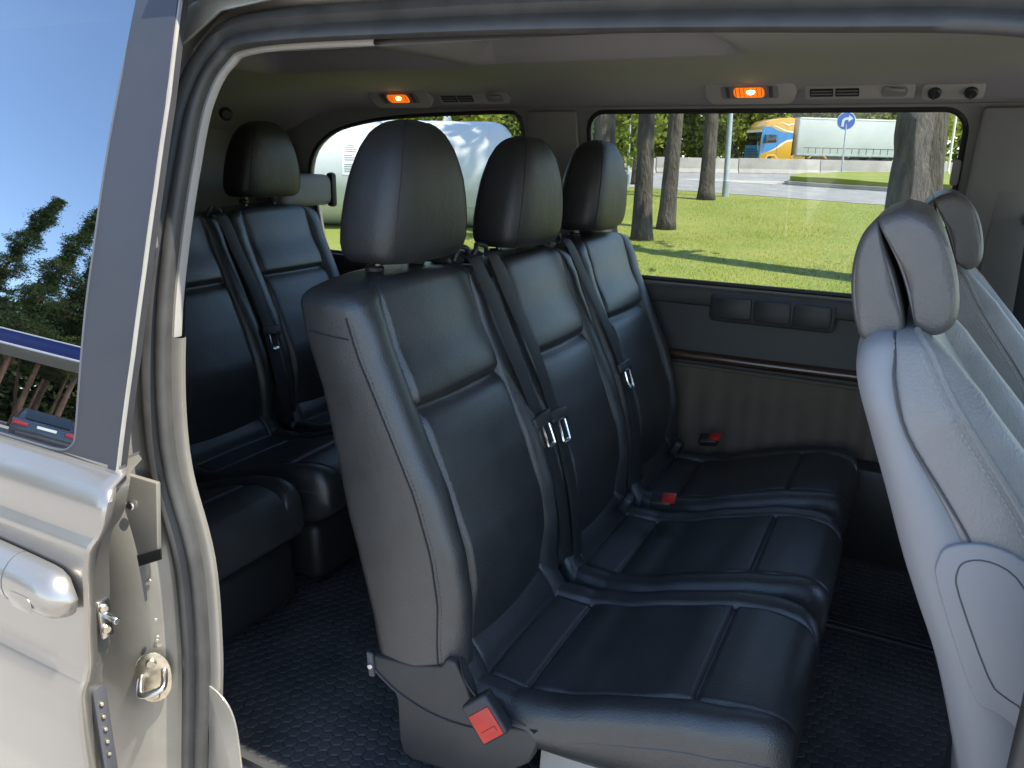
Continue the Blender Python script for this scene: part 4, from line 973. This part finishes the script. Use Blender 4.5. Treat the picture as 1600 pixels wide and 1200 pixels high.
# --- lorry
TH = math.atan2(-RT.y, -RT.x) + R(9)
tX = Vector((math.cos(TH), math.sin(TH), 0)); tY = Vector((-tX.y, tX.x, 0)); t0 = Vector((-9.72, 62.4, 1.085))
def T(x, y, z): return t0 + tX * x + tY * y + Vector((0, 0, z))          # x forward from the cab's rear, y to its left (towards us)
near = tY.dot(Vector((0, -1, 0))) > 0
sgy = 1 if near else -1
lorry = empty('lorry', tuple(T(-3, 0, 0))); tag(lorry, 'lorry with yellow and blue cab and long grey curtain trailer beyond the barrier', 'lorry')
def side(name, poly, y0, th, mat, par, bev=.0): return prism(name, poly, lambda a, b, t: T(a, sgy * (y0 + th * t), b), 0, mat, par, bev)
cabp = [(0, .55), (2.35, .55), (2.45, .70), (2.48, 1.2), (2.40, 2.3), (2.28, 3.02), (1.95, 3.36), (1.2, 3.58), (.25, 3.66), (0, 3.62)]
cab = prism('cab', cabp, lambda a, b, t: T(a, -1.22 + 2.44 * t, b), 0, 'truck_yellow', lorry, .06, seg=2)
side('cab_stripe', [(2.46, 1.05), (2.42, 2.98), (1.8, 3.02), (1.25, 2.78), (.7, 2.62), (.02, 2.62), (.02, 2.22), (.5, 2.12), (.95, 1.85), (1.3, 1.55), (1.8, 1.30), (2.2, 1.2)], 1.215, .012, 'truck_blue', cab)
side('cab_stripe', [(.02, 2.70), (.6, 2.78), (1.2, 3.0), (1.8, 3.14), (1.2, 2.90), (.6, 2.68), (.02, 2.60)], 1.220, .012, 'truck_cream', cab)
side('cab_stripe', [(.02, 2.16), (.5, 2.06), (.95, 1.78), (1.35, 1.48), (1.9, 1.20), (1.35, 1.40), (.9, 1.66), (.5, 1.95), (.02, 2.02)], 1.220, .012, 'truck_cream', cab)
side('cab_stripe', [(.02, 3.3), (.5, 3.2), (.9, 3.32), (1.4, 3.22), (.9, 3.24), (.5, 3.08), (.02, 3.18)], 1.220, .012, 'truck_cream', cab)
wd_ = side('side_window', [(1.25, 1.92), (1.30, 2.45), (1.95, 2.45), (2.12, 1.86)], 1.225, .015, 'car_glass', cab, .004)
side('mirror', [(2.02, 1.85), (2.02, 2.45), (2.22, 2.45), (2.22, 1.85)], 1.30, .16, 'dark_grey', cab, .03)
fx = lambda z: interp(z, [.55, .70, 1.2, 2.3, 3.02], [2.36, 2.46, 2.49, 2.41, 2.29]) + .012
def front(name, poly, mat, th=.02): return prism(name, poly, lambda a, b, t: T(fx(b) + th * t, a, b), 0, mat, cab, 0)
front('front_panel', [(-1.18, .75), (1.18, .75), (1.18, 1.75), (-1.18, 1.75)], 'truck_blue')
front('windscreen', [(-1.10, 1.72), (1.10, 1.72), (1.05, 2.62), (-1.05, 2.62)], 'car_glass', .03)
front('sun_visor', [(-1.18, 2.62), (1.18, 2.62), (1.16, 2.80), (-1.16, 2.80)], 'truck_cream', .14)
for z in (.85, 1.03, 1.21, 1.39): front('grille_bar', [(-.95, z), (.95, z), (.95, z + .09), (-.95, z + .09)], 'dark_grey', .04)
for s in (-1, 1): front('headlamp', [(s * 1.0 - .14, .60), (s * 1.0 + .14, .60), (s * 1.0 + .14, .74), (s * 1.0 - .14, .74)], 'white_paint', .03)
side('door_seam', [(1.18, .95), (1.20, .95), (1.20, 2.5), (1.18, 2.5)], 1.228, .006, 'dark_grey', cab)
def wheel(x, y, r, par, mat='tyre'):
    w_ = cyl('wheel', T(x, y - .14, r), T(x, y + .14, r), r, mat, par, 24, bevel=.04); cyl('rim', T(x, y + sgy * .12, r), T(x, y + sgy * .16, r), r * .55, 'galvanised', w_, 16, bevel=.01); return w_
for x in (1.55, -2.1): wheel(x, sgy * 1.08, .5, lorry)
side('wheel_arch', [(1.0, .45), (1.0, .75), (1.25, 1.08), (1.85, 1.08), (2.1, .75), (2.1, .45), (1.98, .45), (1.95, .7), (1.78, .95), (1.32, .95), (1.14, .7), (1.12, .45)], 1.2, .05, 'truck_yellow', cab, .01)
side('mudguard', [(-2.85, .9), (-2.6, 1.12), (-1.6, 1.12), (-1.35, .9), (-1.42, .85), (-1.65, 1.02), (-2.55, 1.02), (-2.78, .85)], 1.0, .25, 'truck_yellow', lorry, .01)
prism('side_tank', [(-1.2, .55), (-.05, .55), (-.05, 1.05), (-1.2, 1.05)], lambda a, b, t: T(a, sgy * (.75 + .4 * t), b), 0, 'truck_yellow', lorry, .08)
tb = prism('trailer', [(-8.6, 1.12), (-.35, 1.12), (-.35, 3.68), (-8.6, 3.68)], lambda a, b, t: T(a, -1.25 + 2.5 * t, b), 0, 'trailer_grey', lorry, .03)
side('trailer_top_rail', [(-8.6, 3.60), (-.35, 3.60), (-.35, 3.70), (-8.6, 3.70)], 1.25, .02, 'white_paint', tb, .005)
side('trailer_front_post', [(-.46, 1.1), (-.34, 1.1), (-.34, 3.7), (-.46, 3.7)], 1.25, .02, 'galvanised', tb, .005)
side('trailer_side_rail', [(-8.6, 1.05), (-.35, 1.05), (-.35, 1.20), (-8.6, 1.20)], 1.23, .03, 'galvanised', tb, .005)
for k in range(12): x = -1.3 - k * .58; side('curtain_strap', [(x, 1.2), (x + .035, 1.2), (x + .035, 1.62), (x, 1.62)], 1.252, .012, 'dark_grey', tb)
side('curtain_band', [(-8.6, 1.60), (-.9, 1.60), (-.9, 1.63), (-8.6, 1.63)], 1.252, .012, 'dark_grey', tb)
for x in (-5.2, -6.4, -7.6): wheel(x, sgy * 1.08, .5, lorry)
prism('chassis', [(-8.4, .75), (0, .75), (0, 1.0), (-8.4, 1.0)], lambda a, b, t: T(a, -.5 + 1.0 * t, b), 0, 'dark_grey', lorry, .02)
# --- white storage tank
tk0 = Vector((-7.02, 13.84, 0)); ta = -RT; tR = .99; tz = 1.285
tank = empty('gas_tank', (-9.0, 13.0, .31)); tag(tank, 'large white cylindrical gas tank lying outside behind the rear window', 'tank')
secs = []; LT = 6.2
for s in [0.0, .01, .03, .07, .13, .2, .3, .42, .55] + list(np.linspace(.75, LT - .75, 16)) + [LT - .55, LT - .42, LT - .3, LT - .2, LT - .13, LT - .07, LT - .03, LT - .01, LT]:
    e = min(1, s / .55, (LT - s) / .55); r = tR * math.sqrt(max(.0006, 1 - (1 - e) ** 2.2)); c = tk0 + ta * s + Vector((0, 0, tz))
    secs.append([c + r * (math.cos(a) * DP * -1 + math.sin(a) * Vector((0, 0, 1))) for a in [2 * math.pi * k / 64 for k in range(64)]])
tsh = loft('shell', secs, 'tank_white', tank, angle=180)
for s in (.60, 3.1, 5.6):
    c = tk0 + ta * s + Vector((0, 0, tz)); V, F = [], []
    tube_bm(V, F, [c + (tR + .001) * (math.cos(a) * DP * -1 + math.sin(a) * Vector((0, 0, 1))) for a in [2 * math.pi * k / 48 for k in range(48)]], .006, 6, True); mk('weld_band', V, F, 'tank_white', tsh)
V, F = [], []; tube_bm(V, F, [tk0 + ta * s + Vector((0, 0, tz)) + (tR + .001) * (math.cos(-.62) * DP * -1 + math.sin(-.62) * Vector((0, 0, 1))) for s in (.55, 3, LT - .55)], .005, 6); mk('weld_seam', V, F, 'galvanised', tsh)
lug = tk0 + ta * 1.42 + Vector((0, 0, tz + tR))
lg = prism('lifting_lug', [(-.10, -.05), (.10, -.05), (.06, .10), (.03, .16), (-.03, .16), (-.06, .10)], lambda a, b, t: lug + ta * a + Vector((0, 0, b)) + DP * (.02 * t - .01), 0, 'tank_white', tank, .004)
cyl('lug_hole', lug + Vector((0, 0, .09)) - DP * .012, lug + Vector((0, 0, .09)) + DP * .012, .022, 'dark_grey', lg, 12)
for s in (1.2, 4.9):
    c = tk0 + ta * s; box('saddle', (c.x, c.y, .36), (.25, 1.3, .24), 'tank_white', tank, .02, Matrix.Rotation(math.atan2(ta.y, ta.x), 3, 'Z'))
def tp(s, a, off=.004): return tk0 + ta * s + Vector((0, 0, tz)) + (tR + off) * (math.cos(a) * DP * -1 + math.sin(a) * Vector((0, 0, 1)))
def decal(name, s0, s1, a0, a1, mat, par, off=.004, n=6):
    rows = [[tp(s, a, off) for s in np.linspace(s0, s1, 4)] for a in np.linspace(a0, a1, n)]; return surf(name, rows, mat, par)
stk = decal('sticker', 2.72, 3.26, -.02, .56, 'white_paint', tank, .004)
g = np.random.default_rng(3)
for k in range(13):
    if k in (4, 8): continue
    a = .52 - k * .040; s0 = 3.22; decal('sticker_line', s0 - g.uniform(.12, .40) if k > 3 else s0 - g.uniform(.16, .24), s0, a, a + .016, 'sticker_ink', stk, .007, 2)
V, F = [], []; tube_bm(V, F, [tp(2.83 + .075 * math.cos(q), .44 + .075 * math.sin(q), .008) for q in [2 * math.pi * k / 24 for k in range(24)]], .011, 5, True); tube_bm(V, F, [tp(2.83 + .06, .44 + .05, .008), tp(2.83 - .06, .44 - .05, .008)], .010, 5); mk('prohibition_mark', V, F, 'red_plastic', stk)
# --- leafy trees behind the tank and beyond the road
def leafy(pos, H, Rr, mat, lab, seed, ncl=150, per=18, size=.30, conifer=False, grp='leafy trees in the background'):
    pos = Vector(pos); root = empty('leafy_tree' if not conifer else 'spruce_tree', tuple(pos)); tag(root, lab, 'tree', grp); g = np.random.default_rng(seed); C = []
    trunk('trunk', pos - Vector((0, 0, .1)), pos + Vector((0, 0, H * .8)), Rr * .06 + .05, .04, 'bark', root, 10, 8, .05, seed); V, F = [], []
    for k in range(ncl):
        if conifer:
            t = g.uniform(.05, 1); z = H * t; rr = Rr * (1 - t) ** .8 * math.sqrt(g.uniform(.35, 1)); a = g.uniform(0, 6.283); c = (pos.x + rr * math.cos(a), pos.y + rr * math.sin(a), pos.z + z - rr * .25)
        else:
            v = g.normal(0, 1, 3); v /= np.linalg.norm(v); v *= g.uniform(.55, 1) * (1 + .25 * noise.noise(Vector((v[0] * 2, v[1] * 2, v[2] * 2 + seed)))); c = (pos.x + v[0] * Rr, pos.y + v[1] * Rr, pos.z + H * .52 + v[2] * H * .50)
        C.append(c)
        if k % 9 == 0: tube_bm(V, F, [(pos.x, pos.y, max(pos.z + .3, c[2] - H * .15)), c], .03, 5, rs=[.06, .015])
    mk('limb', V, F, 'bark', root)
    V, F = leaf_mesh(C, per, size, (Rr * .11, Rr * .11, Rr * .10), seed + 1); leaf_obj('crown', V, F, mat, root); return root
def atd(px_dir, d): return Vector((px_dir[0] * d, px_dir[1] * d, 0))
LT_ = [((-12.6, 19.0, .5), 3.8, 2.0, 'leaf_bright', 'bright yellow-green bush rising behind the white tank', 31, 0),
       ((-11.0, 21.8, .55), 5.5, 1.8, 'leaf_dark', 'dark green drooping tree behind the right end of the white tank', 32, 1),
       ((-8.8, 23.0, .6), 6.0, 2.0, 'leaf_mid', 'mid green tree right of the tank, at the corner of the rear window', 33, 0),
       ((-22, 30, .85), 9.0, 4.2, 'leaf_dark', 'broad dark tree far behind the white tank', 34, 0)]
for pos, H, Rr, mt, lab, sd_, cf in LT_: leafy(pos, H, Rr, mt, lab, sd_, conifer=bool(cf), size=.16, ncl=260, per=24)
g = np.random.default_rng(5)
kinds = [('leaf_mid', 'mid green'), ('leaf_bright', 'yellow-green'), ('leaf_dark', 'dark green'), ('leaf_mid', 'grey-green'), ('leaf_bright', 'pale green')]
posn = ['at the left edge of the middle window', 'between the two close trunks', 'between trunk and lamp post', 'left of the lorry cab', 'right behind the lorry cab', 'behind the front of the trailer', 'behind the blue sign', 'behind the middle of the trailer', 'behind the thick trunk', 'right of the thick trunk', 'at the right edge of the middle window']
for k in range(11):
    f_ = k / 10; c = Vector((-30.5, 67.5, 0)) + RT * (f_ * 34) + DP * g.uniform(-2, 3)
    mt, cn = kinds[(k * 3 + (k > 4)) % 5]
    leafy((c.x, c.y, 1.0), g.uniform(7.5, 10.5), g.uniform(2.6, 3.4), mt, '%s tree beyond the road, %s' % (cn, posn[k]), 60 + k, ncl=230, per=22, size=.34)
C = []
for k in range(1500):
    c = Vector((-57, 68, 0)) + RT * g.uniform(0, 88) + DP * g.uniform(0, 7); C.append((c.x, c.y, 1 + 13 * g.uniform(0, 1) ** .8))
V, F = leaf_mesh(C, 14, .75, (.8, .8, .6), 77); o = leaf_obj('far_woodland', V, F, 'leaf_dark', None, (-20, 70, 1)); tag(o, 'dark green mass of woodland beyond the road', 'woodland', kind='stuff')
C = []
for k in range(420):
    c = Vector((-46, 30, 0)) + Vector((.55, .83, 0)) * g.uniform(0, 36) + DP * g.uniform(0, 5); C.append((c.x, c.y, 1 + 9 * g.uniform(0, 1)))
V, F = leaf_mesh(C, 14, .7, (.8, .8, .6), 79); o = leaf_obj('far_woodland', V, F, 'leaf_dark', None, (-36, 46, 1)); tag(o, 'dark woodland behind the white tank', 'woodland', kind='stuff')
# --- grass
n = 260000; y = 5.0 + 22.5 * g.uniform(0, 1, n) ** 1.25; x = g.uniform(-.78, .10, n) * y + g.uniform(-.8, .8, n)
edge = np.interp(x, [-15, -8.8, -4.6, -1.0, 6], [28.0, 26.0, 24.5, 22.9, 19.5]); keep = y < edge - .05; x, y = x[keep], y[keep]; n = len(x)
z = .031 * np.clip(y - 3, 0, 35); h = g.uniform(.012, .038, n) * (.75 + .5 * np.clip(np.sin(x * 1.3 + 2 * np.sin(y * .7)), 0, 1)); wv = g.uniform(.002, .0045, n); a = g.uniform(0, math.pi, n); lx = g.normal(0, .35, n) * h; ly = g.normal(0, .35, n) * h
V = np.empty((n, 3, 3)); V[:, 0] = np.stack([x - wv * np.cos(a), y - wv * np.sin(a), z], 1); V[:, 1] = np.stack([x + wv * np.cos(a), y + wv * np.sin(a), z], 1); V[:, 2] = np.stack([x + lx, y + ly, z + h], 1)
o = leaf_obj('grass', V.reshape(-1, 3), np.arange(n * 3).reshape(-1, 3), 'grass_blade', None, (0, 12, 0)); me = o.data
me.polygons.foreach_set('use_smooth', [True] * n); nv = g.normal(0, .22, (n * 3, 3)); nv[:, 2] = 1; nv /= np.linalg.norm(nv, axis=1)[:, None]; me.normals_split_custom_set_from_vertices(nv.tolist()); tag(o, 'short sunlit grass of the lawn beside the van', 'grass', kind='stuff')

# ================================================================== BEHIND THE CAMERA (mirrored in the sliding-door window)
BD = Vector((-.845, -.535, 0)); BS = Vector((-.535, .845, 0))      # line of sight after the mirror, and across it
def bp_(d, s, z=0): return Vector((-1.15, .66, z)) + BD * d + BS * s
# filling-station canopy
cn = empty('station_canopy', tuple(bp_(33, 0, 0))); tag(cn, 'flat filling-station canopy with blue fascia mirrored in the door window', 'canopy')
def cbox(name, d0, d1, s0, s1, z0, z1, mat, par, bev=.01):
    return prism(name, [(s0, z0), (s1, z0), (s1, z1), (s0, z1)], lambda a, b, t: bp_(d0 + (d1 - d0) * t + .9 * a, a, b), 0, mat, par, bev)
cbox('roof_slab', 31.1, 38, -8.9, 6.9, 4.28, 4.97, 'canopy_soffit', cn)
cbox('fascia', 31.0, 31.1, -9, 7, 4.36, 4.98, 'canopy_blue', cn)
cbox('fascia_edge', 30.96, 31.12, -9, 7, 4.98, 5.04, 'canopy_white', cn)
cbox('fascia_edge', 30.96, 31.12, -9, 7, 4.26, 4.36, 'canopy_white', cn)
for s in (-6, 5.5): cbox('column', 34, 34.5, s, s + .5, 0, 4.30, 'canopy_white', cn)
# cars
def car(base_d, base_s, yaw, paint, lab, rear=True, suv=False):
    c = bp_(base_d, base_s, .012); th = math.atan2(BD.y, BD.x) + yaw; X = Vector((math.cos(th), math.sin(th), 0)); Y = Vector((-X.y, X.x, 0))
    def P(x, y, z): return c + X * x + Y * y + Vector((0, 0, z))
    root = empty('parked_car', tuple(c)); tag(root, lab, 'car', 'cars parked behind the photographer')
    L, W_, H = (4.7, 1.84, 1.46) if not suv else (4.5, 1.86, 1.68)
    sh = H / 1.46
    body = [(0, .38), (.02, .62), (.05, .88 * sh), (.25, .98 * sh), (.75, 1.0 * sh), (1.1, 1.0 * sh), (3.3, .96 * sh), (4.3, .84 * sh), (4.62, .68), (4.7, .45), (4.6, .24), (.1, .24)]
    S = []
    for (u, k) in ((-1.0, .80), (-.99, .93), (-.94, .99), (-.8, 1.0), (0, 1.0), (.8, 1.0), (.94, .99), (.99, .93), (1.0, .80)):
        S.append([P(2.35 + (x - 2.35) * (.965 + .035 * (1 - abs(u) ** 3)), u * W_ / 2, .60 + (z - .60) * k) for x, z in body])
    b = loft('body', S, paint, root, angle=40)
    roof = [(.55, .97 * sh), (1.0, 1.22 * sh), (1.4, 1.40 * sh), (1.9, H), (2.6, H), (3.05, 1.34 * sh), (3.7, .95 * sh)]
    S = [[P(x, u * (W_ / 2 - .10 - .26 * max(0, (z / sh - .95)) ), z - (.03 if abs(u) == 1 else 0)) for x, z in roof] for u in (-1, -.9, -.5, 0, .5, .9, 1)]
    loft('cabin', S, paint, root, angle=40)
    S = [[P(x - .012, u * .62, z + .012) for x, z in [(.62, 1.02 * sh), (1.0, 1.235 * sh), (1.34, 1.385 * sh)]] for u in (-1, 0, 1)]; surf('rear_window', S, 'car_glass', root)
    S = [[P(x + .015, u * .62, z + .012) for x, z in [(3.6, 1.0 * sh), (3.3, 1.18 * sh), (3.05, 1.33 * sh)]] for u in (-1, 0, 1)]; surf('windscreen', S, 'car_glass', root)
    for s in (-1, 1):
        prism('side_windows', [(.95, 1.02 * sh), (3.45, 1.0 * sh), (2.95, 1.34 * sh), (1.9, 1.42 * sh), (1.45, 1.36 * sh)], lambda a, z, t: P(a, s * (W_ / 2 - .07 - .26 * max(0, z / sh - .95) + .02 * t), z), 0, 'car_glass', root, 0)
        prism('tail_lamp' if rear else 'tail_lamp', [(s * .50, .72 * sh), (s * .50, .86 * sh), (s * .88, .88 * sh), (s * .88, .70 * sh)], lambda a, z, t: P(.03 - .03 * t + .05 * (abs(a) - .5), a, z), 0, 'tail_red', root, .004)
        prism('headlamp', [(s * .50, .62), (s * .50, .74), (s * .86, .78), (s * .86, .62)], lambda a, z, t: P(4.60 + .06 * t - .12 * (abs(a) - .5), a, z), 0, 'white_paint', root, .004)
        for x in (.85, 3.65):
            w_ = cyl('wheel', P(x, s * (W_ / 2 - .22), .32), P(x, s * (W_ / 2 - .005), .32), .32, 'tyre', root, 22, bevel=.03); cyl('rim', P(x, s * (W_ / 2 - .02), .32), P(x, s * (W_ / 2 + .005), .32), .21, 'galvanised', w_, 16)
    pl = prism('number_plate', [(-.26, .74 * sh), (.26, .74 * sh), (.26, .85 * sh), (-.26, .85 * sh)], lambda a, z, t: P(.03 - .03 * t, a, z), 0, 'plate_white', root, 0)
    prism('bumper_trim', [(-.75, .36), (.75, .36), (.75, .46), (-.75, .46)], lambda a, z, t: P(.02 - .025 * t, a, z), 0, 'dark_grey', root, .01)
    return root
car(25.0, -.9, R(0), 'car_dark', 'dark blue saloon car seen from behind, mirrored in the door window')
car(33.0, 1.75, R(180), 'car_white', 'white car with its bonnet towards us, mirrored in the door window', suv=True)
# tall conifers behind the station
g = np.random.default_rng(21)
lst = [(43, 1.15, 16.2, 1.5), (45, -.05, 17.6, 1.3), (44, -1.75, 15.2, 1.8), (48, -.8, 13.5, 1.6), (47, 3.6, 17.0, 1.8), (46, -4.4, 15.0, 2.0), (50, 7.0, 16.0, 2.4), (49, -8.0, 16.5, 2.4)]
nm = ['dense dark conifer at the left edge of the mirrored row', 'pointed tall conifer in the middle of the mirrored row', 'pale green broad conifer at the right of the mirrored row', 'low conifer between the tall ones of the mirrored row', 'tallest conifer left outside the mirrored row', 'conifer right outside the mirrored row', 'outermost left conifer behind the station', 'outermost right conifer behind the station']
for k, (d, s, H, cr) in enumerate(lst):
    b = bp_(d, s, -.02); root = empty('conifer_tree', tuple(b))
    tag(root, nm[k] + ', over the blue canopy', 'tree', 'conifers behind the filling station')
    tp_ = b + Vector((g.normal(0, .25), g.normal(0, .25), H)); trunk('trunk', b, tp_, .17, .03, 'pine_bark', root, 10, 10, .05, k); C = []; V, F = [], []
    big = k < 6
    for q in range(900 if big else 160):
        t = g.uniform(.30, 1); c0 = b + (tp_ - b) * t; lay = .75 + .5 * math.sin(t * H * 3.0); rr = cr * ((1 - t) ** .7 + .04) * lay * math.sqrt(g.uniform(.05, 1)); a = g.uniform(0, 6.283)
        c = c0 + Vector((math.cos(a) * rr, math.sin(a) * rr, .10 * rr)); C.append(c[:])
        if q % 6 == 0: tube_bm(V, F, [c0, c], .03, 4, rs=[.03, .008])
    mk('limb', V, F, 'pine_bark', root); V, F = leaf_mesh(C, 36 if big else 14, .17 if big else .3, (.16, .16, .06), 300 + k, .28 if big else 1); leaf_obj('crown', V, F, ('needle', 'needle', 'needle_light', 'needle')[k % 4], root)
# reddish trunks of the wood, seen under the canopy
for k in range(6):
    b = bp_(g.uniform(46, 55), -3.0 + k * 1.05 + g.normal(0, .3), -.02); root = empty('pine_tree', tuple(b))
    tag(root, 'slim reddish pine trunk under the mirrored canopy, number %s from the right' % ['one', 'two', 'three', 'four', 'five', 'six', 'seven', 'eight', 'nine'][k], 'tree', 'pine trunks under the mirrored canopy')
    trunk('trunk', b, b + Vector((g.normal(0, .5), g.normal(0, .9), 11)), .10, .06, 'pine_bark', root, 8, 8, .05, k)
    C = [tuple(b + Vector((g.normal(0, .7), g.normal(0, .7), g.uniform(4.5, 12)))) for q in range(90)]; V, F = leaf_mesh(C, 26, .20, (.3, .3, .12), 700 + k, .3); leaf_obj('crown', V, F, 'needle', root)
C = []
for k in range(4200):
    c = bp_(g.uniform(56, 66), g.uniform(-22, 22)); C.append((c.x, c.y, 10.5 * g.uniform(0, 1) ** 1.1))
V, F = leaf_mesh(C, 16, .42, (.7, .7, .45), 99); o = leaf_obj('forest_edge', V, F, 'needle', None, tuple(bp_(60, 0))); tag(o, 'dark forest edge behind the filling station', 'woodland', kind='stuff')
